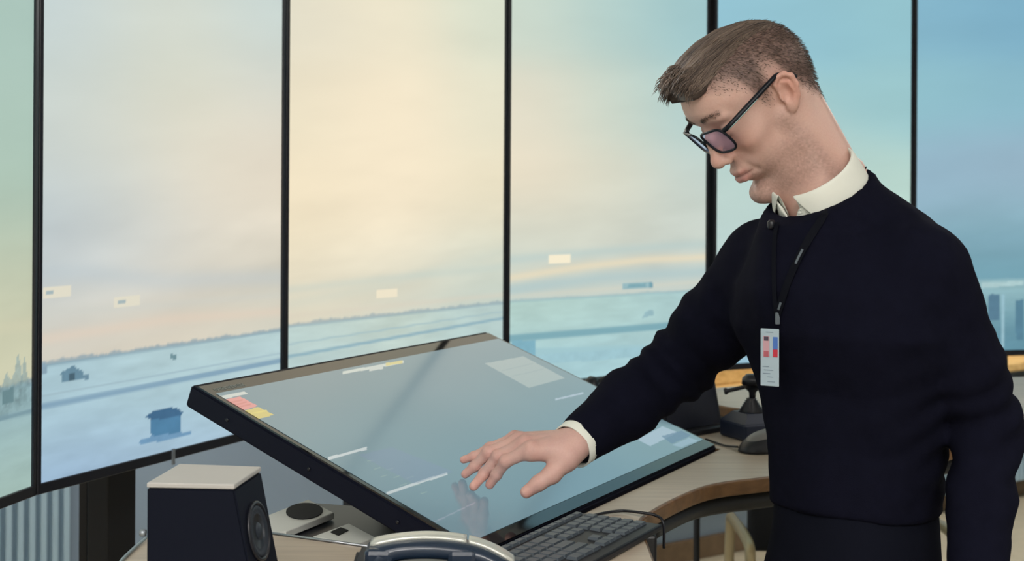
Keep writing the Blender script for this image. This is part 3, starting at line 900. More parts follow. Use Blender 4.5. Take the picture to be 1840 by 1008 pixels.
# ------------------------------------------------------------------ keyboard along the monitor
M_KEY = mat('key_grey', (74, 82, 90), 0.42)
M_KB = mat('keyboard_body', (26, 28, 34), 0.45)
zk = Z_D + .010
k0 = on_z(1036, 921, zk); k1 = on_z(1166, 948, zk)
kd = nrm(np.array([-MU[0], -MU[1], 0]))          # along the keyboard, away from the far corner
ks = np.cross(ZV, kd)
if ks @ (k1 - k0) < 0: ks = -ks
KW, KL = 0.137, 0.285
RK = np.stack([kd, ks, ZV], 1)
kc = np.array([k0[0], k0[1], 0]) + kd * KL / 2 + ks * KW / 2
kb = empty('keyboard', (kc[0], kc[1], Z_D))
tag(kb, 'black computer keyboard with grey keys along the monitor edge', 'keyboard')
box('keyboard_body', (kc[0], kc[1], Z_D + .0062), (KL, KW, 0.010), M_KB, kb, R=RK, bevel=0.003)
kmesh = {}
def key(x, y, w, h):
    kk = (round(w, 4), round(h, 4))
    if kk not in kmesh:
        bm = bmesh.new()
        hw, hh_ = w / 2, h / 2
        lo_ = [bm.verts.new(RK @ np.array([sx * hw, sy * hh_, 0])) for sx, sy in ((-1, -1), (1, -1), (1, 1), (-1, 1))]
        up_ = [bm.verts.new(RK @ np.array([sx * (hw - .0015), sy * (hh_ - .0015), .0042])) for sx, sy in ((-1, -1), (1, -1), (1, 1), (-1, 1))]
        bm.faces.new(up_)
        for k in range(4): bm.faces.new((lo_[k], lo_[(k + 1) % 4], up_[(k + 1) % 4], up_[k]))
        bmesh.ops.recalc_face_normals(bm, faces=bm.faces)
        me = bpy.data.meshes.new('key'); bm.to_mesh(me); bm.free()
        me.materials.append(M_KEY)
        kmesh[kk] = me
    o = bpy.data.objects.new('key', kmesh[kk]); COL.objects.link(o)
    o.parent = kb; o.matrix_parent_inverse = kb.matrix_world.inverted()
    c = np.array([k0[0], k0[1], Z_D + .0108]) + kd * x + ks * y
    o.matrix_basis = Matrix.Translation(Vector(c))
pit = 0.0188
rows = [(0.010, 0.011, [1] * 22), (0.029, 0.0165, [1] * 4 + [0.4] + [1] * 3 + [.4] + [2] + [1] * 12),
        (0.048, 0.0165, [1] * 4 + [0.4] + [1] * 3 + [.4] + [1.5] + [1] * 12), (0.067, 0.0165, [1] * 4 + [3.8] and [1] * 4 + [-3.8] + [2.2] + [1] * 11),
        (0.086, 0.0165, [1] * 4 + [-1.4, 1, -1.4] + [2.7] + [1] * 10), (0.105, 0.0165, [1] * 4 + [0.4] + [1] * 3 + [.4] + [1.3, 1.3, 1.3, 5.6, 1.3, 1.3])]
for (y, h, ws) in rows:
    x = 0.010
    for w in ws:
        if abs(w) == .4 or w < 0:
            x += abs(w) * pit; continue
        if x + w * pit > KL - .004: break
        key(x + w * pit / 2, y + (.004 if h > .012 else 0), w * pit - .0022, h)
        x += w * pit
zc_ = Z_D + .0035
kcord = catmull([on_z(1062, 927, zc_ + .002), on_z(1090, 921, zc_), on_z(1120, 918, zc_ + .001), on_z(1150, 921, zc_ + .004), P(1178, 926, edge[0][1] - .015), P(1192, 940, edge[0][1] - .03), P(1193, 985, edge[0][1] - .03)], 8)
tube('cord', kcord, 0.0022, M_BLKP, kb, 6)

# ------------------------------------------------------------------ far side of the desk: joystick, mouse, panel, headset
M_NAVY = mat('joystick_navy', (26, 36, 58), 0.45, bump=0.03)
jb = on_z(1346, 793, Z_D)
jy = empty('joystick', (jb[0], jb[1], Z_D))
tag(jy, 'dark navy joystick with a rubber bellows on a square base', 'joystick')
RJ_ = np.stack([nrm(np.array([.9, .44, 0])), nrm(np.array([-.44, .9, 0])), ZV], 1)
jc = np.array([jb[0] + .012, jb[1] + .045, 0])
bm = bmesh.new()
add_box(bm, jc + ZV * (Z_D + .017), (0.092, 0.085, 0.034), RJ_, 0.005)
bm_obj('base', bm, M_NAVY, jy)
v = [jc + RJ_ @ np.array([sx * s_, sy * s_ * .92, 0]) + ZV * (Z_D + z_) for (s_, z_) in ((.044, .033), (.027, .050)) for sx, sy in ((-1, -1), (1, -1), (1, 1), (-1, 1))]
pydata('base_cap', v, [(4, 5, 6, 7), (3, 2, 1, 0)] + [(k, (k + 1) % 4, (k + 1) % 4 + 4, k + 4) for k in range(4)], M_NAVY, jy)
bel = []
for k in range(7):
    r_ = .026 - .0026 * k
    bel += [(r_, .050 + .0042 * k), (r_ - .004, .0521 + .0042 * k)]
lathe('bellows', bel, M_BLKP, jy, jc + ZV * Z_D, None, 24)
jt = Z_D + 1.6 - 1.6
ztop_ = P(1350, 672, jc[1])[2]
hg = ztop_ - Z_D
lathe('grip', [(.006, .076), (.007, .088), (.015, .096), (.0205, .104), (.0212, hg - .020), (.020, hg - .008), (.013, hg - .001), (.004, hg)], M_BLKP, jy, jc + ZV * Z_D + np.array([.002, 0, 0]), None, 24)
box('button', jc + ZV * (Z_D + .062) + np.array([.024, -.012, .02]), (.006, .006, .01), mat('button_blue', (30, 48, 130), 0.4), jy, bevel=.001)

ms = on_z(1352, 814, Z_D)
mouse = empty('computer_mouse', (ms[0], ms[1], Z_D))
tag(mouse, 'black computer mouse with a grey top in front of the joystick', 'mouse')
def mouse_geo(k, zc):
    v, f = [], []
    nu, nv = 20, 10
    md = nrm(np.array([-.8, -.3, 0])); msd = np.cross(ZV, md)
    for i in range(nv + 1):
        t = i / nv * math.pi / 2
        for j in range(nu):
            a = 2 * math.pi * j / nu
            r = math.cos(t) ** .55 if i < nv else 0.001
            x = math.copysign(abs(math.cos(a)) ** .8, math.cos(a)) * .056 * r * k
            y = math.copysign(abs(math.sin(a)) ** .8, math.sin(a)) * .032 * r * k
            z = .034 * math.sin(t) * (1 - .35 * (x / .056)) + zc
            v.append(np.array([ms[0] + .03, ms[1] + .02, Z_D + .001]) + md * x + msd * y + ZV * z)
    for i in range(nv):
        for j in range(nu):
            j2 = (j + 1) % nu
            f.append((i * nu + j, i * nu + j2, (i + 1) * nu + j2, (i + 1) * nu + j))
    f.append(tuple(range(nu))[::-1]); f.append(tuple(nv * nu + j for j in range(nu)))
    return v, f
v, f = mouse_geo(1.0, 0)
pydata('mouse_shell', v, f, M_BLKP, mouse, True)
v, f = mouse_geo(0.86, 0.0045)
pydata('mouse_top', v, f, mat('mouse_grey', (120, 118, 116), 0.4), mouse, True)

pn = on_z(1256, 777, Z_D)
pan = empty('desk_panel', (pn[0], pn[1], Z_D))
tag(pan, 'small black upright panel screen behind the touch monitor', 'panel')
pe = nrm(np.array([.75, .66, 0])); pb_ = np.cross(ZV, pe)
p0 = on_z(1222, 770, Z_D); hgt = P(1288, 700, pn[1])[2] - Z_D
Rp = np.stack([pe, pb_ * math.cos(.25) + ZV * math.sin(.25), np.cross(pe, pb_ * math.cos(.25) + ZV * math.sin(.25))], 1)
tl = nrm(ZV * math.cos(.22) + np.array([-pb_[0], -pb_[1], 0]) * 0 + pb_ * math.sin(.22))
Rp = np.stack([pe, np.cross(tl, pe), tl], 1)
pcn = pn + pe * -.02 + tl * (hgt * .62)
box('panel_shell', pcn, (0.17, 0.016, hgt * 1.1), M_BLKP, pan, R=Rp, bevel=0.003)
box('panel_face', pcn - Rp[:, 1] * .0085, (0.155, 0.002, hgt * .96), mat('panel_dark_glass', (34, 36, 46), 0.25), pan, R=Rp)
box('panel_foot', pn + pe * -.02 + ZV * .006 + np.append(Rp[:2, 1], 0) * .02, (0.13, 0.09, 0.012), M_BLKP, pan, R=np.stack([pe, pb_, ZV], 1), bevel=0.003)
cab = catmull([on_z(1268, 789, Z_D + .003), on_z(1285, 795, Z_D + .003), on_z(1305, 801, Z_D + .003), on_z(1326, 803, Z_D + .006)], 6)
tube('cord', cab, 0.002, M_BLKP, mouse, 6)

# rounded beech riser shelf
zr = Z_D + .034
rc = on_z(1335, 722, zr); rc[2] = 0
ol = []
for t in np.linspace(math.radians(100), math.radians(290), 18):
    ol.append((rc[0] + .0 + .075 * math.cos(t), rc[1] + .03 + .12 * math.sin(t)))
ol += [(rc[0] + .45, rc[1] + .03), (rc[0] + .45, rc[1] + .21)]
rs = empty('riser_shelf', (rc[0], rc[1], Z_D))
tag(rs, 'rounded beech riser shelf on the desk behind the joystick', 'shelf')
slab('shelf_top', ol, zr - .022, zr, M_DESK, rs, bevel=.003, seg=2, edge_mat=M_EDGE)
for q in ((.03, .03), (.35, .06)):
    box('shelf_foot', (rc[0] + q[0], rc[1] + q[1], Z_D + .0065), (.05, .05, .011), M_BLKP, rs)

# gooseneck microphone crossing behind the joystick
gb = on_z(1405, 772, Z_D)
gm = empty('gooseneck_microphone', (gb[0], gb[1], Z_D))
tag(gm, 'black gooseneck microphone bent low behind the joystick', 'microphone')
lathe('mic_base', [(.035, 0.0), (.035, .012), (.03, .018), (.008, .02)], M_BLKP, gm, (gb[0], gb[1], Z_D), None, 24)
gd = gb[1]
gp = catmull([np.array([gb[0], gb[1], Z_D + .018]), P(1396, 715, gd), P(1375, 695, gd), P(1345, 694, gd), P(1322, 699, gd), P(1308, 702, gd)], 8)
tube('mic_neck', gp, 0.0042, M_BLKP, gm, 8)
tube('mic_capsule', [gp[-1], gp[-1] + (gp[-1] - gp[-2]) * 2, gp[-1] + (gp[-1] - gp[-2]) * 4], [.005, .0075, .006], M_BLKP, gm, 10)

# headset lying at the far edge of the desk
hb = np.array([P(1085, 690, 2.98)[0], 2.98, Z_D])
hsx = empty('headset', tuple(hb))
tag(hsx, 'black headset with an arched headband beyond the touch monitor', 'headset')
zt_ = P(1095, 671, 2.98)[2]
hc = np.array([P(1120, 690, 2.98)[0], 2.98, 0])
arc = []
for t in np.linspace(-.15, math.pi + .15, 26):
    arc.append(np.array([hc[0] + .072 * math.cos(t), hc[1] + .03 * math.cos(t), Z_D + .035 + (zt_ - Z_D - .035) * math.sin(t)]))
tube('headband', arc, 0.0075, M_BLKP, hsx, 8, flat=.6)
for s_, ap in ((1, arc[0]), (-1, arc[-1])):
    lathe('ear_cup', [(.012, -.016), (.032, -.012), (.034, .006), (.026, .016), (.01, .017)], M_BLKP, hsx, np.array([ap[0], ap[1], Z_D + .036]), frame_of((s_ * .9, .4, 0)), 24)
bmq = catmull([np.array([arc[0][0], arc[0][1], Z_D + .04]), P(1150, 668, 2.95), P(1142, 656, 2.93)], 6)
tube('boom', bmq, 0.003, M_BLKP, hsx, 6)
lathe('boom_tip', [(.004, -.008), (.008, -.005), (.008, .006), (.004, .009)], M_BLKP, hsx, bmq[-1], None, 12)

# office chair tucked under the far side of the desk
M_TAN = mat('chair_tan_tube', (206, 188, 148), 0.35, metal=0.25)
M_SEAT = mat('chair_black_fabric', (26, 28, 34), 0.8, bump=0.1, bscale=400)
cx, cy = P(1515, 900, 3.55)[:2]
ch = empty('office_chair', (cx, cy, 0))
tag(ch, 'black office chair with tan tubular armrests behind the man', 'chair')
box('seat', (cx, cy, .46), (.48, .46, .07), M_SEAT, ch, bevel=.03, seg=3, smooth=True)
box('backrest', (cx, cy + .25, .76), (.42, .05, .40), M_SEAT, ch, bevel=.022, seg=3, smooth=True)
box('back_bar', (cx, cy + .24, .52), (.06, .02, .22), M_BLK, ch)
lathe('gas_column', [(.03, .1), (.03, .28), (.02, .28), (.02, .43)], M_BLK, ch, (cx, cy, 0), None, 20)
for k in range(5):
    a = 2 * math.pi * k / 5 + .3
    d_ = np.array([math.cos(a), math.sin(a), 0])
    L = tube('base_leg', [np.array([cx, cy, .11]), np.array([cx, cy, .085]) + d_ * .29], [.022, .014], M_BLK, ch, 8)
    w = lathe('castor', [(.012, -.012), (.026, -.010), (.026, .010), (.012, .012)], M_BLKP, L, np.array([cx, cy, .027]) + d_ * .285, frame_of(np.cross(ZV, d_)), 18)
for s_ in (-1, 1):
    xo = cx + s_ * .275
    pth = catmull([(xo - s_ * .06, cy - .13, .44), (xo, cy - .15, .47), (xo, cy - .165, .64), (xo, cy - .12, .685), (xo, cy + .10, .685), (xo, cy + .145, .66), (xo, cy + .13, .47), (xo - s_ * .06, cy + .11, .44)], 5)
    tube('armrest', pth, .014, M_TAN, ch, 10, hint=(1, 0, 0))

# ------------------------------------------------------------------ the man: implicit surfaces, one net per region
def surface_nets(fn, lo, hi, h):
    lo = np.asarray(lo, float); hi = np.asarray(hi, float)
    n = np.ceil((hi - lo) / h).astype(int) + 1
    ax_ = [lo[i] + h * np.arange(n[i]) for i in range(3)]
    val = np.empty(tuple(n))
    Y, Z = np.meshgrid(ax_[1], ax_[2], indexing='ij')
    st = max(1, int(400000 / (n[1] * n[2])))
    for i in range(0, n[0], st):
        xs = ax_[0][i:i + st]
        p = np.empty((len(xs),) + Y.shape + (3,))
        p[..., 0] = xs[:, None, None]; p[..., 1] = Y; p[..., 2] = Z
        val[i:i + st] = fn(p.reshape(-1, 3)).reshape(len(xs), n[1], n[2])
    ins = val < 0
    cor = [(a, b, c) for a in (0, 1) for b in (0, 1) for c in (0, 1)]
    sl = lambda q: tuple(slice(q[k], n[k] - 1 + q[k]) for k in range(3))
    cnt = sum(ins[sl(q)].astype(np.int8) for q in cor)
    cells = np.argwhere((cnt > 0) & (cnt < 8))
    cv = np.stack([val[cells[:, 0] + q[0], cells[:, 1] + q[1], cells[:, 2] + q[2]] for q in cor], 1)
    acc = np.zeros((len(cells), 3)); num = np.zeros(len(cells))
    for a in range(8):
        for b in range(a + 1, 8):
            d = np.array(cor[b]) - np.array(cor[a])
            if np.abs(d).sum() != 1: continue
            va, vb = cv[:, a], cv[:, b]
            x = (va < 0) != (vb < 0)
            t = np.where(x, va / np.where(x, va - vb, 1), 0)
            acc += np.where(x[:, None], np.array(cor[a]) + t[:, None] * d, 0)
            num += x
    vert = lo + h * (cells + acc / num[:, None])
    idx = -np.ones(tuple(n - 1), int)
    idx[cells[:, 0], cells[:, 1], cells[:, 2]] = np.arange(len(cells))
    quads = []
    for d in range(3):
        u, w = (d + 1) % 3, (d + 2) % 3
        a_ = [slice(None)] * 3; b_ = [slice(None)] * 3
        a_[d] = slice(0, n[d] - 1); b_[d] = slice(1, n[d])
        A_, B_ = ins[tuple(a_)], ins[tuple(b_)]
        for flip, m_ in ((False, A_ & ~B_), (True, ~A_ & B_)):
            e = np.argwhere(m_)
            e = e[(e[:, u] > 0) & (e[:, w] > 0) & (e[:, u] < n[u] - 1) & (e[:, w] < n[w] - 1)]
            def at(du, dw):
                q = e.copy(); q[:, u] -= du; q[:, w] -= dw
                return idx[q[:, 0], q[:, 1], q[:, 2]]
            q4 = np.stack([at(1, 1), at(0, 1), at(0, 0), at(1, 0)], 1)
            quads.append(q4[:, ::-1] if flip else q4)
    q = np.concatenate(quads)
    return vert, q[(q >= 0).all(1)]

def smin(a, b, k):
    h = np.clip(0.5 + 0.5 * (b - a) / k, 0, 1)
    return b * (1 - h) + a * h - k * h * (1 - h)
def smax(a, b, k):
    return -smin(-a, -b, k)
def ell(p, c, r, R=None):
    q = p - np.asarray(c, float)
    if R is not None: q = q @ R
    r = np.asarray(r, float)
    k0_ = np.linalg.norm(q / r, axis=1); k1_ = np.linalg.norm(q / (r * r), axis=1) + 1e-9
    return k0_ * (k0_ - 1) / k1_
def cone(p, a, b, ra, rb):
    a = np.asarray(a, float); b = np.asarray(b, float)
    ab = b - a
    t = np.clip(((p - a) @ ab) / (ab @ ab), 0, 1)
    return np.linalg.norm(p - a - t[:, None] * ab, axis=1) - (ra + (rb - ra) * t)
def chain(p, pts, rad, k=0.006):
    d = None
    for i in range(len(pts) - 1):
        e = cone(p, pts[i], pts[i + 1], rad[i], rad[i + 1])
        d = e if d is None else smin(d, e, k)
    return d
def ramp(x, a, b):
    t = np.clip((x - a) / (b - a), 0, 1)
    return t * t * (3 - 2 * t)
def both(p):
    q = p.copy(); q[:, 1] = np.abs(q[:, 1]); return q

# ---- frames
PSI, TH, RO = math.radians(17), math.radians(42), math.radians(0)
fh = np.array([-math.cos(PSI), -math.sin(PSI), 0])
HF = fh * math.cos(TH) - ZV * math.sin(TH)
HU = fh * math.sin(TH) + ZV * math.cos(TH)
HL = np.cross(HU, HF)
HS = 1.0
HO = P(1405, 176, 1.83) - HL * 0.072 * HS
RH = np.stack([HF, HL, HU], 1) * HS
def h2w(q): return np.asarray(q) @ RH.T + HO
def w2h(q): return (np.asarray(q) - HO) @ RH / HS ** 2

PB = math.radians(31)
BF = np.array([-math.cos(PB), -math.sin(PB), 0]); BLF = np.cross(ZV, BF)
BO = np.array([0.468, 1.875, 0.0])
RB = np.stack([BF, BLF, ZV], 1)
def b2w(q): return np.asarray(q) @ RB.T + BO
def w2b(q): return (np.asarray(q) - BO) @ RB

SH_R = b2w((0.02, -0.138, 1.482)); SH_L = b2w((-0.01, 0.128, 1.486))
NECK0 = P(1482, 368, 1.875); C7 = P(1500, 330, 1.89)
ELB_R = P(1222, 655, 2.13); WR_R = P(1040, 793, 1.955)
ELB_L = P(1774, 770, 1.80); WR_L = P(1752, 1045, 1.70)

# ---- head (local: x forward, y left, z up)
nb0 = w2h(NECK0); nb1 = w2h(C7)
EAR_C = np.array([-0.010, 0.0735, 0.002])
ES = .86
ea, eb = math.radians(-14), math.radians(24)
EX = np.array([math.cos(ea) * math.cos(eb), -math.sin(eb) * -1 * -1, math.sin(ea) * 0])
EX = nrm(np.array([math.cos(eb), -math.sin(eb), 0.0]))          # ear plane, forward
EZ = nrm(np.array([-0.26 * math.cos(eb), 0.26 * math.sin(eb) * .5 + .06, 1.0]))
EX = nrm(EX - EZ * (EX @ EZ)); EN = np.cross(EZ, EX)
if EN[1] < 0: EN = -EN
RE = np.stack([EX, EZ, EN], 1)
def ear_pt(x, z, n=0.0): return EAR_C + (EX * x + EZ * z + EN * n) * ES
helix = [ear_pt(*q) for q in ((.010, .006, .000), (.013, .020, .004), (.006, .030, .006), (-.006, .032, .007), (-.016, .024, .008), (-.0185, .008, .007), (-.015, -.010, .005), (-.008, -.022, .003))]
anti = [ear_pt(*q) for q in ((.002, .020, .003), (-.008, .016, .006), (-.010, .002, .006), (-.007, -.012, .005))]
def warp(p):
    z = p[:, 2]
    q = p.copy()
    q[:, 0] += .0105 * ramp(-z, -.052, -.022) * ramp(p[:, 0], .02, .07)
    q[:, 2] += .0085 * ramp(-z, -.012, .016) * (1 - ramp(-z, .066, .100)) * ramp(p[:, 0], .03, .08)
    return q
def head_core(p):
    q = both(warp(p))
    d = ell(q, (-.004, 0, .038), (.089, .071, .074))
    d = smin(d, ell(q, (-.042, 0, .026), (.052, .061, .056)), .02)
    d = smin(d, ell(q, (.038, 0, .042), (.053, .056, .054)), .025)
    d = smin(d, ell(q, (.040, 0, -.015), (.050, .054, .072)), .03)
    d = smin(d, ell(q, (.055, .042, -.008), (.030, .022, .022)), .02)           # cheek bones
    d = smin(d, chain(q, [(.004, .052, -.030), (.016, .047, -.060), (.050, .034, -.089), (.083, .011, -.1025)], [.016, .017, .016, .016], .01), .022)
    d = smin(d, ell(q, (.0905, 0, -.1025), (.0165, .021, .0150)), .014)             # chin
    d = smin(d, ell(q, (.0765, 0, -.049), (.027, .030, .028)), .016)             # muzzle
    d = smin(d, ell(q, (.052, .030, -.048), (.026, .024, .030)), .02)
    d = smin(d, ell(q, (.080, .024, .031), (.013, .026, .0085)), .012)          # brow
    d = smax(d, -ell(q, (.101, .031, .011), (.014, .018, .012)), .012)          # eye hollows
    d = smin(d, ell(q, (.0785, .0315, .011), (.0135, .0145, .0125)), .004)      # lids over eyeballs
    d = smin(d, chain(q, [(.088, 0, .026), (.101, 0, .006), (.1125, 0, -.014)], [.0075, .0078, .0098], .006), .009)
    d = smin(d, ell(q, (.1125, 0, -.0165), (.0105, .0105, .0095)), .006)
    d = smin(d, ell(q, (.1025, .0105, -.0205), (.0095, .0068, .0072)), .005)    # nose wings
    d = smax(d, -ell(q, (.1070, .0062, -.0265), (.0055, .0032, .0035)), .003)
    d = smin(d, chain(q, [(.1040, 0, -.0455), (.1005, .010, -.0450), (.0865, .0235, -.0505)], [.0052, .0050, .003], .004), .005)
    d = smin(d, chain(q, [(.1045, 0, -.0575), (.1005, .010, -.0570), (.0865, .022, -.0515)], [.0056, .0054, .003], .004), .005)
    d = smax(d, -chain(q, [(.1115, 0, -.0514), (.1065, .011, -.0510), (.0905, .0265, -.0512)], [.0016, .0016, .0022], .002), .003)
    d = smax(d, -ell(q, (.1080, 0, -.0745), (.009, .016, .006)), .008)
    d = smax(d, -chain(q, [(.098, .016, -.026), (.094, .026, -.040), (.086, .031, -.055)], [.001, .0014, .001], .002), .008)  # smile line
    return d
def head_f(p):
    d = head_core(p)
    # neck
    nk = cone(p, (-.022, 0, -.030), nb0, .045, .049)
    nk = smin(nk, cone(p, (-.045, 0, .000), nb1, .040, .043), .03)
    for s_ in (-1, 1):
        nk = smin(nk, cone(p, (-.028, s_ * .050, -.025), nb0 + np.array([.03, s_ * .025, -.02]), .012, .011), .018)
    nk = smin(nk, cone(p, (.010, 0, -.066), nb0 + np.array([.030, 0, -.02]), .024, .026), .02)
    d = smin(d, nk, .022)
    q = both(p)
    # ears
    e = ell(q, ear_pt(-.004, .006, .0005), (.0135, .023, .004), RE)
    e = smin(e, chain(q, helix, [.0032, .0034, .0036, .0036, .0036, .0036, .0036, .0038], .003), .0025)
    e = smin(e, chain(q, anti, [.0022, .0026, .0026, .0024], .003), .0025)
    e = smin(e, ell(q, ear_pt(.000, -.024, .002), (.0085, .0105, .005), RE), .006)     # lobe
    e = smin(e, ell(q, ear_pt(.0095, -.004, .003), (.004, .007, .0045), RE), .004)     # tragus
    e = smax(e, -ell(q, ear_pt(.001, -.001, .0075), (.0078, .0115, .0075), RE), .003)   # concha
    e = smin(e, ell(q, ear_pt(.005, .0, -.009), (.010, .018, .007), RE), .004)
    return smin(d, e, .004)


# signed: > 0 inside the hair-covered part of the scalp (local coordinates)
HAIRX = np.array([-.13, -.10, -.085, -.060, -.035, -.022, -.006, .004, .014, .022, .032, .046, .060, .075, .10, .13])
HAIRZ = np.array([-.078, -.076, -.072, -.052, -.012, .028, .034, .010, -.004, .004, .038, .050, .056, .070, .074, .074])
def hair_line(v):
    return v[:, 2] - np.interp(v[:, 0], HAIRX, HAIRZ)

def noise3(p, s, seed):
    g = np.random.default_rng(seed)
    out = np.zeros(len(p))
    for k in range(6):
        w = g.normal(size=3) * s; ph = g.random() * 6.28
        w2 = g.normal(size=3) * s; ph2 = g.random() * 6.28
        out += np.sin(p @ w + ph + 1.5 * np.sin(p @ w2 + ph2))
    return out / 6

SKIN = s2l((206, 169, 156)); 
hv, hq = surface_nets(head_f, (-.185, -.125, -.250), (.135, .110, .14), .0024)
def head_colour(v):
    n = len(v)
    c = np.tile(SKIN, (n, 1))
    def mix(col, k):
        nonlocal c
        k = np.clip(k, 0, 1)[:, None]
        c = c * (1 - k) + s2l(col) * k
    g = lambda ctr, r: np.exp(-(((v * [1, 0, 1] + np.abs(v) * [0, 1, 0] - np.array(ctr)) / np.array(r)) ** 2).sum(1))
    mix((206, 142, 124), .45 * g((.085, .042, -.018), (.03, .025, .022)))           # cheeks
    mix((208, 138, 122), .40 * g((.115, 0, -.015), (.014, .014, .012)))
    mix((206, 138, 120), .55 * g((-.012, .085, .008), (.022, .014, .034)))          # ears
    mix((202, 150, 132), .35 * g((.02, .04, -.12), (.06, .05, .04)))                # neck
    mix((188, 134, 122), .4 * g((.088, .032, .006), (.014, .018, .010)))            # lids
    # stubble
    v0 = v
    v = warp(v0)
    x, y, z = v[:, 0], np.abs(v[:, 1]), v[:, 2]
    jaw = ramp(-z, .030 + .0, .066) * ramp(x, -.012, .012) * (1 - ramp(-z, .100, .125))
    side = ramp(-z, -.002, .03) * np.exp(-((x - .014) / .016) ** 2) * ramp(y, .045, .055)
    mus = np.exp(-((z + .036) / .008) ** 2) * np.exp(-(y / .03) ** 2) * ramp(x, .088, .098)
    spot = 0.72 + 0.45 * noise3(v, 900, 3)
    mix((116, 90, 82), .58 * np.clip(np.maximum(np.maximum(jaw, side), .8 * mus), 0, 1) * spot)
    # lips
    up = np.exp(-((z + .0462) / .0036) ** 2) * ramp(x, .088, .094) * (1 - ramp(y, .018, .024))
    dn = np.exp(-((z + .0562) / .0040) ** 2) * ramp(x, .088, .094) * (1 - ramp(y, .017, .023))
    mix((176, 110, 106), .62 * np.maximum(up, dn))
    mix((110, 62, 60), .8 * np.exp(-((z + .0511) / .0013) ** 2) * ramp(x, .086, .090) * (1 - ramp(y, .022, .027)))
    # brows
    bz = .0365 + .004 * np.sin((y - .012) / .036 * 2.6)
    br = np.exp(-((z - bz) / .0042) ** 2) * ramp(y, .008, .013) * (1 - ramp(y, .044, .052)) * ramp(x, .05, .06)
    mix((112, 86, 76), .65 * br * (.8 + .3 * noise3(v, 700, 9)))
    # lashes
    ls = np.exp(-((z - .0045) / .0014) ** 2) * np.exp(-((y - .0315) / .012) ** 2) * ramp(x, .085, .089)
    mix((70, 50, 46), .8 * ls)
    # clipped hair on the sides
    v = v0
    x, y, z = v[:, 0], np.abs(v[:, 1]), v[:, 2]
    hl = hair_line(v)
    ok = (z > -.095) & ~((np.abs(y - .08) < .012) & (np.abs(x + .008) < .024) & (np.abs(z - .004) < .034) & (y > .0755))
    fade = ramp(hl, -.004, .045) * .80 + ramp(hl, -.004, .008) * .14
    fade = np.maximum(fade, ramp(-x, .045, .085) * ramp(hl, -.004, .02) * .92)
    mix((74, 58, 54), fade * ok * (.88 + .22 * noise3(v, 800, 5)))
    return np.clip(c, 0, 1)
hcol = head_colour(hv)

# ---- right hand reaching over the touch monitor
DH = 1.942
J = {'w': (1030, 797, 0.0),
     't': [(1018, 822, -.022), (992, 852, -.035), (968, 868, -.040), (946, 884, -.040)],
     'i': [(955, 808, -.026), (909, 829, -.014), (892, 853, -.002), (880, 871, .004)],
     'm': [(944, 798, -.006), (895, 820, .004), (870, 851, .014), (851, 874, .020)],
     'r': [(934, 791, .012), (877, 813, .018), (853, 838, .026), (836, 852, .032)],
     'p': [(925, 788, .030), (880, 805, .034), (852, 820, .038), (833, 826, .042)]}
JW = {k: (P(v[0], v[1], DH + v[2]) if k == 'w' else [P(a, b, DH + c) for a, b, c in v]) for k, v in J.items()}
for k in 'imrp':                                  # fingertips end just on the glass
    for j, r_ in ((2, .0095), (3, .0078)):
        while (JW[k][j] - BL) @ MN < r_:
            JW[k][j] = EYE + (JW[k][j] - EYE) * .9985
HANDN = nrm(np.cross(JW['p'][0] - JW['w'], JW['i'][0] - JW['w']))
if HANDN[2] < 0: HANDN = -HANDN
def make_hand_f(JW, fore, s=1.0, hn=None):
    w = JW['w']
    def f(p):
        d = cone(p, fore, w, .027 * s, .024 * s)
        side = nrm(JW['p'][0] - JW['i'][0])
        for k, off, ra, rb in (('i', -.014, .017, .0135), ('m', -.005, .0175, .0135), ('r', .005, .0165, .0125), ('p', .013, .015, .0115)):
            d = smin(d, cone(p, w + side * off * s, JW[k][0] - hn * .004 * s, ra * s, rb * s), .012 * s)
        fing = None
        for k, rr in (('i', (.0108, .0088, .0076, .0066)), ('m', (.0110, .0089, .0077, .0067)), ('r', (.0104, .0085, .0073, .0064)), ('p', (.0092, .0076, .0066, .0057))):
            fd = chain(p, JW[k], [r * s for r in rr], .004 * s)
            for q_, r_ in ((1, .0096), (2, .0082)):
                fd = smin(fd, np.linalg.norm(p - JW[k][q_] - hn * .0006, axis=1) - r_ * s * rr[1] / .0095, .004 * s)
            fing = fd if fing is None else smin(fing, fd, .0012 * s)
            d = smin(d, np.linalg.norm(p - JW[k][0] - hn * .001, axis=1) - (rr[0] + .0006) * s, .006 * s)      # knuckles
            d = smin(d, cone(p, JW[k][0] + hn * .004 * s, w * .6 + JW[k][0] * .4 + hn * .009 * s, .0036 * s, .003 * s), .008 * s)  # tendons
        d = smin(d, fing, .0065 * s)
        t = JW['t']
        th = chain(p, t, [.0165 * s, .0130 * s, .0108 * s, .0090 * s], .006 * s)
        th = smin(th, cone(p, w, t[0], .020 * s, .0165 * s), .012 * s)
        th = smin(th, cone(p, t[0], (JW['i'][0] * .6 + w * .4) - hn * .006 * s, .014 * s, .010 * s), .012 * s)  # web
        return smin(d, th, .010 * s)
    return f
fore_r = WR_R + nrm(ELB_R - WR_R) * .05
rh_f = make_hand_f(JW, fore_r, 1.0, HANDN)
allj = np.array([JW['w'], fore_r] + sum([JW[k] for k in 'timrp'], []))
rv, rq = surface_nets(rh_f, allj.min(0) - .03, allj.max(0) + .03, .0019)
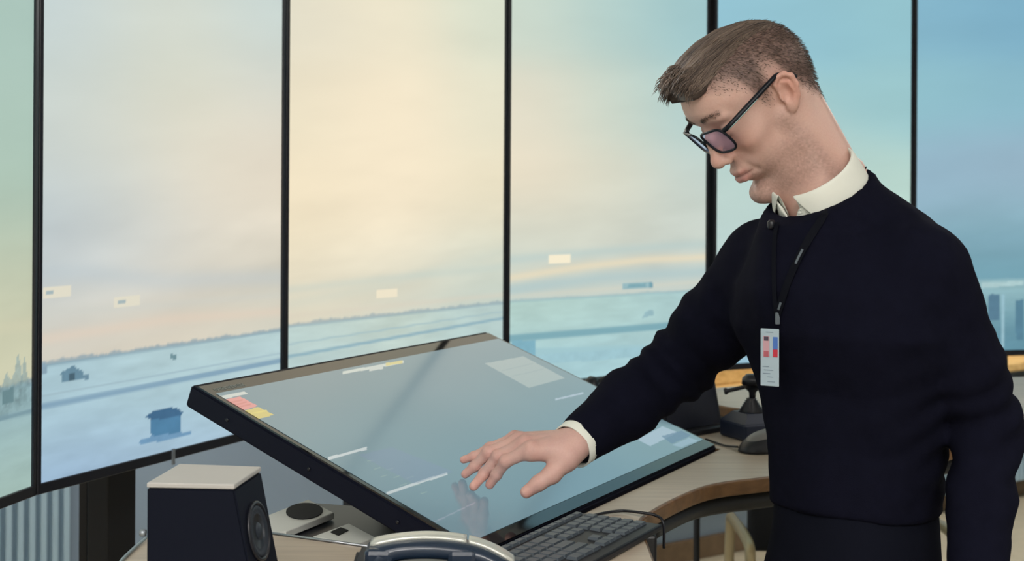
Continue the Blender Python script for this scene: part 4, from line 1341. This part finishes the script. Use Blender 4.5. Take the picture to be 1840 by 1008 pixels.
def hand_colour(v, JW, hn):
    c = np.tile(s2l((206, 168, 158)), (len(v), 1))
    def mix(col, k):
        nonlocal c
        k = np.clip(k, 0, 1)[:, None]; c = c * (1 - k) + s2l(col) * k
    for k in 'timrp':
        for j, (a, r) in enumerate(((.35, .014), (.45, .010), (.35, .009), (.5, .012))):
            mix((202, 128, 116), a * np.exp(-(np.linalg.norm(v - JW[k][j], axis=1) / r) ** 2))
        tip = JW[k][3]; ax3 = nrm(JW[k][3] - JW[k][2])
        up_ = nrm(hn - ax3 * (hn @ ax3)) if k != 't' else nrm(np.array([-.3, -.6, .75]) - ax3 * (np.array([-.3, -.6, .75]) @ ax3))
        sd_ = np.cross(ax3, up_)
        r_ = .0085 if k == 't' else .0065
        q = v - (tip + up_ * r_ * .85 - ax3 * .001)
        nl = np.exp(-((q @ ax3) / .0062) ** 4 - ((q @ sd_) / (.0060 if k == 't' else .0045)) ** 4 - ((q @ up_) / .005) ** 4)
        mix((222, 178, 166), .7 * nl)
    mix((176, 128, 128), .22 * np.clip(noise3(v, 90, 21), 0, 1))
    return c
rcol = hand_colour(rv, JW, HANDN)

# ---- left hand hanging relaxed beside the thigh
ax_l = nrm(WR_L - ELB_L); dn = nrm(ax_l * .9 + np.array([0, 0, -.3]))
fw = nrm(BF - dn * (BF @ dn)); ou = np.cross(dn, fw)
if ou @ BLF < 0: ou = -ou
def LP(x, y, z): return WR_L + dn * x + fw * y + ou * z
JL = {'w': WR_L,
      't': [LP(.022, .026, -.006), LP(.055, .042, -.016), LP(.085, .046, -.022), LP(.108, .045, -.026)],
      'i': [LP(.088, .030, .000), LP(.128, .034, -.008), LP(.148, .034, -.022), LP(.160, .032, -.036)],
      'm': [LP(.092, .009, .002), LP(.136, .012, -.008), LP(.158, .012, -.024), LP(.168, .011, -.040)],
      'r': [LP(.088, -.011, .001), LP(.128, -.011, -.010), LP(.148, -.011, -.026), LP(.157, -.011, -.040)],
      'p': [LP(.080, -.029, -.002), LP(.110, -.031, -.011), LP(.126, -.031, -.024), LP(.134, -.031, -.035)]}
lh_f = make_hand_f(JL, WR_L - ax_l * .05, 1.0, ou)
allj = np.array([JL['w'], WR_L - ax_l * .05] + sum([JL[k] for k in 'timrp'], []))
lv, lq = surface_nets(lh_f, allj.min(0) - .03, allj.max(0) + .03, .003)
lcol = hand_colour(lv, JL, ou)

# ---- trunk, arms and legs under the clothes
HIP = [b2w((-.005, s_ * .090, .93)) for s_ in (-1, 1)]
KNEE = [b2w((.03, s_ * .105, .50)) for s_ in (-1, 1)]
ANK = [b2w((-.01, s_ * .115, .09)) for s_ in (-1, 1)]
TZ = np.array([.84, .92, 1.0, 1.08, 1.16, 1.24, 1.32, 1.40, 1.46, 1.51, 1.56])
TA = np.array([.150, .158, .140, .116, .106, .112, .140, .172, .160, .125, .075])
TB = np.array([.105, .118, .108, .100, .097, .099, .104, .120, .110, .090, .070])
TC = np.array([-.01, -.012, -.014, -.018, -.022, -.024, -.023, -.008, .000, -.005, -.005])
def trunk(p, grow=0.0, zlo=.84, zhi=1.56):
    q = w2b(p)
    z = np.clip(q[:, 2], zlo, zhi)
    a = np.interp(z, TZ, TA) + grow; b = np.interp(z, TZ, TB) + grow; c = np.interp(z, TZ, TC)
    x, y = q[:, 0] - c, q[:, 1]
    rr = (np.abs(x / b) ** 2.3 + np.abs(y / a) ** 2.3) ** (1 / 2.3)
    d2 = (rr - 1) * np.minimum(a, b)
    dzv = np.abs(q[:, 2] - z)
    return np.where(dzv > 0, np.sqrt(np.maximum(d2, 0) ** 2 + dzv ** 2) + np.minimum(d2, 0) * 0, d2)
def body_f(p):
    d = trunk(p, -.018)
    for sh, el, wr in ((SH_R, ELB_R, WR_R), (SH_L, ELB_L, WR_L)):
        d = smin(d, chain(p, [sh, el, wr], [.048, .036, .024], .02), .03)
    for h_, k_, a_ in zip(HIP, KNEE, ANK):
        d = smin(d, chain(p, [h_, k_, a_], [.078, .050, .034], .02), .03)
    return smin(d, cone(p, C7, NECK0, .05, .05), .02)
bv_, bq_ = surface_nets(body_f, (.0, 1.45, .05), (.85, 2.35, 1.66), .014)
bcol = np.tile(SKIN, (len(bv_), 1))

def skin_material():
    m = bpy.data.materials.new('skin')
    m.use_nodes = True
    nt = m.node_tree
    b = nt.nodes['Principled BSDF']
    at = nt.nodes.new('ShaderNodeAttribute'); at.attribute_name = 'Tone'
    tc = nt.nodes.new('ShaderNodeTexCoord')
    n = nt.nodes.new('ShaderNodeTexNoise'); n.inputs['Scale'].default_value = 350; n.inputs['Detail'].default_value = 4
    nt.links.new(tc.outputs['Object'], n.inputs['Vector'])
    mx = nt.nodes.new('ShaderNodeMixRGB'); mx.blend_type = 'OVERLAY'; mx.inputs[0].default_value = 0.10
    nt.links.new(at.outputs['Color'], mx.inputs[1]); nt.links.new(n.outputs[0], mx.inputs[2])
    nt.links.new(mx.outputs[0], b.inputs['Base Color'])
    bp = nt.nodes.new('ShaderNodeBump'); bp.inputs['Strength'].default_value = 0.12; bp.inputs['Distance'].default_value = 0.0006
    nt.links.new(n.outputs[0], bp.inputs['Height']); nt.links.new(bp.outputs[0], b.inputs['Normal'])
    b.inputs['Roughness'].default_value = 0.52
    b.inputs['Specular IOR Level'].default_value = 0.35
    b.inputs['Subsurface Weight'].default_value = 0.12
    b.inputs['Subsurface Radius'].default_value = (1.0, 0.35, 0.2)
    b.inputs['Subsurface Scale'].default_value = 0.006
    return m
parts = [(h2w(hv), hq, hcol), (rv, rq, rcol), (lv, lq, lcol), (bv_, bq_, bcol)]
off, V, Q, C_ = 0, [], [], []
for v, q, c in parts:
    V.append(v); Q.append(q + off); C_.append(c); off += len(v)
me = np_mesh('person', np.concatenate(V), np.concatenate(Q))
at = me.attributes.new('Tone', 'FLOAT_COLOR', 'POINT')
rgba = np.ones((off, 4), np.float32); rgba[:, :3] = np.concatenate(C_)
at.data.foreach_set('color', rgba.ravel())
person = link('person', me, skin_material(), None, True)
tag(person, 'man in dark jumper and glasses bending over the touch monitor, hand held out', 'person')

# ---- navy jumper
M_KNIT = mat('knit_navy', (17, 18, 31), 0.92, bump=0.35, bscale=900, spec=0.05, sheen=0.0, vary=0.08, vscale=60)
NKC = P(1470, 338, 1.872); NKN = nrm(BF * math.sin(.50) + ZV * math.cos(.50))
def sleeve(p, pts, rad, k=.02):
    return chain(p, pts, rad, k)
mid_r = SH_R * .45 + ELB_R * .55 + np.array([0, 0, -.004])
def knit_f(p):
    d = trunk(p, .012, 1.135, 1.53)
    d = smin(d, cone(p, b2w((-.015, -.03, 1.535)), SH_R, .058, .058), .03)
    d = smin(d, cone(p, b2w((-.02, .03, 1.545)), SH_L, .058, .060), .03)
    d = smin(d, cone(p, NKC - NKN * .006, NKC - ZV * .14 + BLF * .01, .0765, .11), .03)
    r = chain(p, [SH_R, mid_r, ELB_R, ELB_R * .45 + WR_R * .55, WR_R + nrm(ELB_R - WR_R) * .012], [.066, .061, .054, .047, .037], .02)
    l = chain(p, [SH_L, SH_L * .4 + ELB_L * .6, ELB_L, WR_L * .5 + ELB_L * .5, WR_L], [.066, .055, .045, .040, .036], .02)
    d = smin(d, r, .028)
    d = smin(d, l, .008)
    # folds: along the sleeves and across the front
    ar = (p - ELB_R) @ nrm(WR_R - SH_R)
    al = (p - ELB_L) @ nrm(ELB_L - SH_L)
    near_r = np.exp(-(np.linalg.norm(p - ELB_R, axis=1) / .13) ** 2)
    near_l = np.exp(-(np.linalg.norm(p - ELB_L, axis=1) / .11) ** 2)
    w1 = noise3(p, 22, 41)
    d = d + .0038 * near_r * np.sin(ar * 170 + 3 * w1) + .0045 * near_l * np.sin(al * 150 + 2.5 * w1)
    d = d + .0040 * noise3(p * [1, 1, .6], 26, 43) + .0016 * noise3(p, 60, 45)
    # neck opening
    q = p - NKC
    up = q @ NKN
    rad = np.linalg.norm(q - up[:, None] * NKN, axis=1)
    hole = np.maximum(rad - .068 - np.maximum(up, 0) * .3, -up - .05)
    d = smax(d, -hole, .004)
    d = smax(d, up + .006, .006)
    # lower hem
    d = smax(d, 1.150 - p[:, 2] - .004 * np.sin(p[:, 0] * 25) - 9 * (np.linalg.norm(p - ELB_L, axis=1) < .0) - 10 * (l < .03) , .004)
    # collar rib and hem rib
    rr = np.sqrt((rad - .0730) ** 2 + (up + .012) ** 2) - .0058
    d = smin(d, rr, .004)
    return d
kv, kq = surface_nets(knit_f, (.0, 1.42, 1.03), (.88, 2.30, 1.68), .0058)
me = np_mesh('jumper', kv, kq)
jumper = link('jumper', me, M_KNIT, person, True)

def hit(px, py, lift=0.0, fn=None, t0=1.45, t1=2.3):
    """where the sight line meets the jumper"""
    fn = fn or knit_f
    r = sight(px, py)
    ts = np.linspace(t0, t1, 900)
    d = fn(EYE + r * ts[:, None])
    k = np.argmax(d < lift)
    return EYE + r * ts[k] if d[k] < lift else None

# ---- trousers and shoes
M_TROU = mat('trousers_dark', (18, 20, 30), 0.9, bump=0.2, bscale=700, spec=0.05)
def trou_f(p):
    d = trunk(p, .006, .88, 1.22)
    for h_, k_, a_ in zip(HIP, KNEE, ANK):
        d = smin(d, chain(p, [h_, k_, a_ - np.array([0, 0, .045])], [.094, .068, .062], .02), .03)
    d = smax(d, .035 - p[:, 2], .004)
    return d + .004 * noise3(p, 22, 61)
tv, tq = surface_nets(trou_f, (.15, 1.5, .0), (.85, 2.25, 1.26), .011)
link('trousers', np_mesh('trousers', tv, tq), M_TROU, person, True)
M_SHOE = mat('shoe_leather', (28, 26, 26), 0.35)
for a_ in ANK:
    toe = np.array([a_[0], a_[1], 0]) + BF * .20; heel = np.array([a_[0], a_[1], 0]) - BF * .06
    def shoe_f(p, a_=a_, toe=toe, heel=heel):
        d = chain(p, [heel + ZV * .042, a_ * [1, 1, 0] + BF * .08 + ZV * .040, toe + ZV * .028], [.040, .046, .036], .02)
        d = smin(d, cone(p, a_ * [1, 1, 0] + ZV * .05, a_ * [1, 1, 0] + ZV * .11, .042, .040), .03)
        return smax(d, .002 - p[:, 2], .003)
    c_ = a_ * [1, 1, 0] + BF * .07
    sv, sq = surface_nets(shoe_f, c_ + [-.19, -.19, -.01], c_ + [.19, .19, .17], .008)
    link('shoe', np_mesh('shoe', sv, sq), M_SHOE, person, True)

# ---- white shirt: collar and cuffs
M_SHIRT = mat('shirt_white', (226, 228, 218), 0.75, bump=0.12, bscale=1200, vary=0.02, vscale=40)
cx_ = nrm(BF - NKN * (BF @ NKN)); cy_ = np.cross(NKN, cx_)
def ring(phi, r, h, fx_=0.0):
    return NKC + (cx_ * math.cos(phi) + cy_ * math.sin(phi)) * r + NKN * h + cx_ * fx_
def collar_leaf(sgn):
    """one folded half of the collar: inner stand, fold, outer leaf with a point in front"""
    n = 22
    v, f = [], []
    for i in range(n + 1):
        t = i / n
        phi = sgn * (math.radians(14) + t * math.radians(166))
        fold_h = .020 + .016 * ramp(np.array([t]), 0, .9)[0]
        leaf_h = -.020 - .004 * math.sin(t * 3.1) + .006 * t
        point = max(0, 1 - t / .22)
        stand_r, fold_r, leaf_r = .0575, .0610, .0710 + .004 * point
        v += [ring(phi, stand_r - .002, -.020), ring(phi, stand_r, fold_h - .004), ring(phi, (stand_r + fold_r) / 2 + .0005, fold_h), ring(phi, fold_r + .002, fold_h - .003),
              ring(phi + sgn * .30 * point, (fold_r + leaf_r) / 2 + .001, (fold_h + leaf_h) / 2 - .008 * point), ring(phi + sgn * .62 * point, leaf_r, leaf_h - .014 * point, .004 * point)]
    m = 6
    for i in range(n):
        for k in range(m - 1):
            q = (i * m + k, (i + 1) * m + k, (i + 1) * m + k + 1, i * m + k + 1)
            f.append(q if sgn > 0 else q[::-1])
    return v, f
for sgn in (1, -1):
    v, f = collar_leaf(sgn)
    o = pydata('shirt_collar', v, f, M_SHIRT, person, True)
    md = o.modifiers.new('thick', 'SOLIDIFY'); md.thickness = 0.0016; md.offset = 0
    ms_ = o.modifiers.new('sub', 'SUBSURF'); ms_.levels = 1; ms_.render_levels = 2
def front_f(p):                                   # shirt front seen inside the neck opening
    q = p - NKC; up = q @ NKN
    rad = np.linalg.norm(q - up[:, None] * NKN, axis=1)
    ang = np.arctan2(q @ cy_, q @ cx_)
    d = np.maximum(np.maximum(np.abs(rad - .0615 + .10 * np.minimum(up, 0)) - .0016, up - .014 + .03 * np.exp(-(ang / .30) ** 2)), -.035 - up)
    return d + .0012 * noise3(p, 120, 77)
fv, fq = surface_nets(front_f, NKC - .10, NKC + .10, .0022)
link('shirt_front', np_mesh('shirt_front', fv, fq), M_SHIRT, person, True)
def cuff(wr, el, rad, ln):
    a_ = nrm(wr - el)
    Rc = frame_of(a_)
    prof = [(rad - .003, -.03), (rad, -.02), (rad, ln * .3), (rad + .0006, ln * .35), (rad, ln * .42), (rad - .0002, ln), (rad - .0022, ln + .0004), (rad - .003, ln - .002), (rad - .003, -.01)]
    lathe('shirt_cuff', prof, M_SHIRT, person, wr, Rc, 40)
cuff(WR_R + nrm(WR_R - ELB_R) * -.006, ELB_R, .0345, .022)
cuff(WR_L, ELB_L, .0335, .016)

# ---- hair: swept top and clipped strands
def hair_mat(name, c1, c2):
    m = bpy.data.materials.new(name); m.use_nodes = True
    nt = m.node_tree; b = nt.nodes['Principled BSDF']
    at = nt.nodes.new('ShaderNodeAttribute'); at.attribute_name = 'Shade'
    r = nt.nodes.new('ShaderNodeValToRGB')
    r.color_ramp.elements[0].color = tuple(s2l(c1)) + (1,); r.color_ramp.elements[1].color = tuple(s2l(c2)) + (1,)
    nt.links.new(at.outputs['Fac'], r.inputs[0]); nt.links.new(r.outputs[0], b.inputs['Base Color'])
    b.inputs['Roughness'].default_value = 0.48
    b.inputs['Specular IOR Level'].default_value = 0.35
    return m
M_HAIR = hair_mat('hair_brown', (58, 48, 46), (130, 112, 99))
SPX = np.array([-.092, -.080, -.058, -.025, .010, .040, .062, .076, .086, .092])
SPT = np.array([.060, .081, .098, .112, .118, .118, .115, .112, .108, .102])
SPB = np.array([.052, .062, .072, .078, .078, .077, .074, .072, .073, .076])
SPW = np.array([.020, .034, .046, .054, .056, .053, .048, .044, .040, .034])
SPC = np.array([.0, -.002, -.004, -.005, -.005, -.004, -.003, -.002, -.002, -.002])
def hair_pt(x, phi, k=1.0):
    zt_, zb_, w_, c_ = (np.interp(x, SPX, a) for a in (SPT, SPB, SPW, SPC))
    return np.array([x, c_ + w_ * math.sin(phi) * k, zb_ + (zt_ - zb_) * max(0.0, math.cos(phi)) ** .75 * k + (k - 1) * .02])
xs = np.linspace(-.092, .088, 40); phs = np.linspace(-1.57, 1.57, 25)
v = [hair_pt(x, ph, .96) for x in xs for ph in phs]
f = []
n = len(phs)
for i in range(len(xs) - 1):
    for k in range(n - 1):
        f.append((i * n + k, i * n + k + 1, (i + 1) * n + k + 1, (i + 1) * n + k))
    f.append((i * n, (i + 1) * n, (i + 1) * n + n - 1, i * n + n - 1))
f.append(tuple(range(n))); f.append(tuple((len(xs) - 1) * n + k for k in range(n))[::-1])
SV, SF, SS = [np.array(v)], [list(q) for q in f], [np.full(len(v), .12)]
cnt_ = len(v)
def strand(path, r0, shade):
    global cnt_
    path = np.asarray(path)
    tg = np.gradient(path, axis=0); tg /= np.linalg.norm(tg, axis=1)[:, None]
    a = np.cross(tg, [0.13, .9, .4]); a /= np.linalg.norm(a, axis=1)[:, None]
    b = np.cross(tg, a)
    m = len(path)
    rad = r0 * np.interp(np.linspace(0, 1, m), [0, .15, .7, 1], [.5, 1, .9, .12])
    vv = np.stack([path + rad[:, None] * (math.cos(t) * a + math.sin(t) * b) for t in (0, 2.094, 4.189)], 1).reshape(-1, 3)
    for i in range(m - 1):
        for k in range(3):
            k2 = (k + 1) % 3
            SF.append([cnt_ + i * 3 + k, cnt_ + i * 3 + k2, cnt_ + (i + 1) * 3 + k2, cnt_ + (i + 1) * 3 + k])
    SV.append(vv); SS.append(np.full(len(vv), shade)); cnt_ += len(vv)
for k in range(3600):
    ph = rng.uniform(-1.5, 1.5); x0_ = rng.uniform(-.092, .056)
    L_ = rng.uniform(.04, .065)
    lift = rng.uniform(.985, 1.045)
    clump = math.floor(ph * 7) * 1.7
    ph1 = ph + .10 * math.sin(clump) + rng.normal(0, .05) 
    pts = []
    for t in np.linspace(0, 1, 7):
        x = x0_ + L_ * t
        q = hair_pt(min(x, .098), ph + (ph1 - ph) * t + .03 * math.sin(9 * t + clump), lift - .02 * (1 - t))
        if x > .086:
            ex_ = x - .086
            q[0] = .086 + ex_ * .40; q[2] -= ex_ * .25 - .006 * math.sin(clump * 2) * min(1, ex_ / .02)
        pts.append(q)
    shade = np.clip(.55 + .22 * math.sin(clump * 3) + rng.normal(0, .18), 0, 1)
    strand(pts, rng.uniform(.0006, .0011), shade)
# fringe tips at the front, swept up and forward
for k in range(900):
    ph = rng.uniform(-1.45, 1.45)
    clump = math.floor(ph * 6)
    r0_ = np.array([rng.uniform(.056, .079), 0, 0])
    base = hair_pt(r0_[0], ph, rng.uniform(.75, 1.0))
    Lf = rng.uniform(.012, .024) * (1.0 + .25 * math.sin(clump * 2.3))
    dr = nrm(np.array([1.0, .10 * math.sin(clump * 1.9) + rng.normal(0, .08), -.10 + .25 * math.cos(clump * 1.3) + rng.normal(0, .08)]))
    pts = [base + dr * Lf * t + np.array([0, 0, .006 * math.sin(t * 2.6)]) for t in np.linspace(0, 1, 6)]
    strand(pts, rng.uniform(.0006, .0011), np.clip(.55 + .2 * math.sin(clump * 3) + rng.normal(0, .2), 0, 1))
# short clipped hair on the sides and back
sel = np.nonzero((hair_line(hv) > -.002) & (hv[:, 2] > -.085) & (hv[:, 0] < .075))[0]
gd_ = lambda q: np.stack([head_core(q + e_) - head_core(q - e_) for e_ in np.eye(3) * .001], 1)
pick = rng.choice(sel, 9000, replace=True)
roots = hv[pick] + rng.normal(0, .0008, (len(pick), 3))
keep = ~((np.abs(roots[:, 1]) > .074) & (np.abs(roots[:, 0] + .008) < .026) & (roots[:, 2] < .034))
roots = roots[keep]; nn_ = gd_(roots); nn_ /= np.linalg.norm(nn_, axis=1)[:, None]
hl_ = hair_line(roots)
for q, n_, h_ in zip(roots, nn_, hl_):
    if rng.random() > .25 + .75 * min(1, max(0, h_) / .03): continue
    L_ = .0025 + .0045 * min(1, max(0, h_) / .05)
    fl = nrm(n_ * .35 + np.array([-.25, 0, -.8]) + rng.normal(0, .12, 3))
    strand([q, q + (n_ * .5 + fl * .5) * L_ * .5, q + (n_ * .35 + fl * .65) * L_], .00030, np.clip(rng.normal(.36, .12), 0, .8))
# eyebrows
for s_ in (-1, 1):
    for k in range(150):
        y = rng.uniform(.010, .048)
        z = .0365 + .004 * math.sin((y - .012) / .036 * 2.6) + rng.normal(0, .0018)
        q = np.array([.11, s_ * y, z])
        for _ in range(12):
            q[0] -= head_core(q[None])[0] * .9
        strand([q - [.0005, 0, 0], q + [.0012, s_ * .002, .0012], q + [.0010, s_ * .0055, .0016]], .00026, .62)
vv = h2w(np.concatenate(SV))
me = bpy.data.meshes.new('hair')
me.from_pydata(vv.tolist(), [], SF)
at = me.attributes.new('Shade', 'FLOAT', 'POINT')
at.data.foreach_set('value', np.concatenate(SS).astype(np.float32))
hair = link('hair', me, M_HAIR, person, True)
hair['label'] = 'short brown hair swept forward with clipped sides'

# ---- glasses
M_FRM = mat('glasses_frame', (10, 15, 25), 0.35, spec=0.3)
M_SLV = mat('glasses_silver_line', (150, 175, 175), 0.3, metal=0.5)
M_LENS = bpy.data.materials.new('glasses_lens'); M_LENS.use_nodes = True
nt = M_LENS.node_tree
for nd in list(nt.nodes):
    if nd.type != 'OUTPUT_MATERIAL': nt.nodes.remove(nd)
gl_ = nt.nodes.new('ShaderNodeBsdfGlossy'); gl_.inputs['Roughness'].default_value = .03; gl_.inputs['Color'].default_value = (.75, .70, 1, 1)
tp = nt.nodes.new('ShaderNodeBsdfTransparent'); tp.inputs['Color'].default_value = (.90, .88, .96, 1)
fr = nt.nodes.new('ShaderNodeValue'); fr.outputs[0].default_value = 0.10
mx = nt.nodes.new('ShaderNodeMixShader')
nt.links.new(fr.outputs[0], mx.inputs[0]); nt.links.new(tp.outputs[0], mx.inputs[1]); nt.links.new(gl_.outputs[0], mx.inputs[2])
nt.links.new(mx.outputs[0], nt.nodes['Material Output'].inputs['Surface'])
GC = np.array([.1005, .0, .0060]); tilt = math.radians(10)
GU = np.array([math.sin(tilt), 0, math.cos(tilt)]); GFv = np.array([math.cos(tilt), 0, -math.sin(tilt)])
def gp_(y, z, x=0.0):
    wrap = -.0025 * (abs(y) / .03) ** 2
    return GC + np.array([0, y, 0]) + GU * z + GFv * (x + wrap)
gl_root = bpy.data.objects.new('glasses', None); COL.objects.link(gl_root)
gl_root.parent = person
def lens_outline(s_):
    pts = []
    for t in np.linspace(0, 2 * math.pi, 41)[:-1]:
        c_, n_ = math.cos(t), math.sin(t)
        y = .0265 * math.copysign(abs(c_) ** .50, c_); z = .0205 * math.copysign(abs(n_) ** .50, n_)
        y *= 1 - .10 * max(0, -n_)
        pts.append((s_ * (.0335 + y), z))
    return pts
for s_ in (1, -1):
    o2 = lens_outline(s_)
    loop = [gp_(y, z) for y, z in o2]; loop += [loop[0], loop[1]]
    tube('rim', h2w(loop), .0019, M_FRM, gl_root, 8, hint=HF)
    cen_ = gp_(s_ * .0335, 0)
    vL = [h2w(cen_ + GFv * .0012)] + [h2w(gp_(y * 1.0, z, .0004)) for y, z in o2] + [h2w(cen_ - GFv * .0006)] + [h2w(gp_(y, z, -.001)) for y, z in o2]
    nO = len(o2)
    fL = [(0, 1 + k, 1 + (k + 1) % nO) for k in range(nO)] + [(nO + 1, nO + 2 + (k + 1) % nO, nO + 2 + k) for k in range(nO)]
    fL += [(1 + k, nO + 2 + k, nO + 2 + (k + 1) % nO, 1 + (k + 1) % nO) for k in range(nO)]
    pydata('lens', vL, fL, M_LENS, gl_root, False)
    hinge = gp_(s_ * .060, .0125, -.002)
    tp_ = catmull([hinge, np.array([.082, s_ * .0690, .0225]), np.array([.050, s_ * .0765, .0265]), np.array([.005, s_ * .0795, .0300]), np.array([-.012, s_ * .0785, .0300]), np.array([-.028, s_ * .0745, .020]), np.array([-.034, s_ * .0735, .008])], 8)
    tube('temple', h2w(tp_), np.interp(np.linspace(0, 1, len(tp_)), [0, .3, .6, .8, 1], [.0036, .0040, .0034, .0028, .0042]), M_FRM, gl_root, 8, hint=HU, flat=1.0)
    ln_ = [q + np.array([0, s_ * .0031, -.0022]) for q in tp_[3:20]]
    tube('silver_line', h2w(ln_), .0007, M_SLV, gl_root, 5)
tube('bridge', h2w(catmull([gp_(.0085, .003), gp_(.003, .006, .002), gp_(-.003, .006, .002), gp_(-.0085, .003)], 4)), .0019, M_FRM, gl_root, 8, hint=HF)

# ---- lanyard, badge and clip microphone
M_LAN = mat('lanyard_black', (12, 14, 22), 0.75, spec=0.08)
M_LANT = mat('lanyard_print', (84, 94, 102), 0.6)
M_BADGE = mat('badge_white', (164, 182, 192), 0.4)
lan = bpy.data.objects.new('lanyard', None); COL.objects.link(lan); lan.parent = person
def ribbon(name, pts, w, m, parent, lift=.002, tw=0.0012, side=None):
    pts = np.asarray(pts)
    tg = np.gradient(pts, axis=0)
    v, f = [], []
    for i, p_ in enumerate(pts):
        g = np.array([knit_f((p_ + e_)[None])[0] - knit_f((p_ - e_)[None])[0] for e_ in np.eye(3) * .004])
        nn = nrm(g + np.array([0, -.002, 0])); t_ = nrm(tg[i]); s_ = nrm(np.cross(nn, t_))
        for (a_, b_) in ((-1, 0), (1, 0), (1, 1), (-1, 1)):
            v.append(p_ + s_ * a_ * w / 2 + nn * (lift + b_ * tw))
    n = len(pts)
    for i in range(n - 1):
        for k in range(4):
            k2 = (k + 1) % 4
            f.append((i * 4 + k, i * 4 + k2, (i + 1) * 4 + k2, (i + 1) * 4 + k))
    f += [(0, 1, 2, 3), tuple((n - 1) * 4 + k for k in (3, 2, 1, 0))]
    return pydata(name, v, f, m, parent)
def surf_path(pix, n=10):
    pix = catmull(np.array([(a, b, 0) for a, b in pix], float), n)[:, :2]
    pts = [hit(a, b, .002) for a, b in pix]
    good = [p_ for p_ in pts if p_ is not None]
    g = np.array(good)
    for _ in range(3):
        g[1:-1] = (g[:-2] + 2 * g[1:-1] + g[2:]) / 4
    return g
s1 = surf_path([(1556, 306), (1530, 332), (1490, 376), (1450, 436), (1420, 500), (1402, 552), (1397, 566)], 5)
ribbon('strap', s1, .010, M_LAN, lan)
s2 = surf_path([(1398, 402), (1393, 430), (1392, 480), (1393, 530), (1396, 564)], 5)
ribbon('strap', s2, .006, M_LAN, lan)
for (t0_, t1_) in ((.28, .36), (.52, .60), (.78, .86)):
    n_ = len(s1); a_, b_ = int(t0_ * n_), max(int(t1_ * n_), int(t0_ * n_) + 3)
    ribbon('print', s1[a_:b_], .003, M_LANT, lan, .0036, .0004)
cp = hit(1397, 572, .006)
box('clip', cp, (.006, .004, .016), M_LANT, lan, bevel=.001)
b0_ = hit(1394, 640, .008)
bn = nrm(np.array([-.55, -.84, .03])); bu = nrm(np.array([-.02, 0, 1.0])); bu = nrm(bu - bn * (bu @ bn)); bs = np.cross(bu, bn)
if bs[0] < 0: bs = -bs
RBg = np.stack([bs, bn, bu], 1)
BHt = P(1391, 588, b0_[1])[2] - P(1391, 690, b0_[1])[2]; BWd = .0262
for _ in range(30):                               # hang clear of the knit
    cr = np.array([b0_ + bs * a_ * BWd / 2 + bu * c_ * BHt / 2 for a_ in (-1, 0, 1) for c_ in (-1, 0, 1)])
    if knit_f(cr).min() > .003: break
    b0_ = b0_ + bn * .0015
bad = box('badge', b0_, (BWd, .0022, BHt), M_BADGE, lan, R=RBg, bevel=.0008, seg=1)
def on_badge(name, x, z, w, h, m, k=0):
    o = box(name, b0_ + bs * x * BWd + bu * z * BHt + bn * (.0015 + k * .0003), (w * BWd, .0005, h * BHt), m, lan, R=RBg)
on_badge('badge_photo', -.17, .19, .34, .36, mat('badge_photo_pink', (190, 150, 158), .5))
on_badge('badge_photo_hair', -.17, .325, .24, .07, mat('badge_photo_dark', (70, 60, 76), .5), 1)
on_badge('badge_photo_shirt', -.17, .06, .26, .10, mat('badge_photo_red', (170, 90, 100), .5), 1)
on_badge('badge_field', .32, .25, .25, .22, mat('badge_blue', (70, 110, 180), .5))
on_badge('badge_field', .32, .08, .25, .14, mat('badge_red', (186, 44, 62), .5))
for k, (x, z, w) in enumerate(((-.2, -.16, .35), (-.05, -.22, .5), (-.15, -.28, .4), (.05, -.34, .3), (.1, -.42, .4), (.0, .44, .4))):
    on_badge('badge_line', x, z, w, .012, mat('badge_ink', (120, 136, 150), .6))
mp_ = hit(1386, 404, .004)
lathe('clip_microphone', [(.003, -.006), (.005, -.004), (.0055, .004), (.003, .007)], M_BLKP, person, mp_, None, 14)
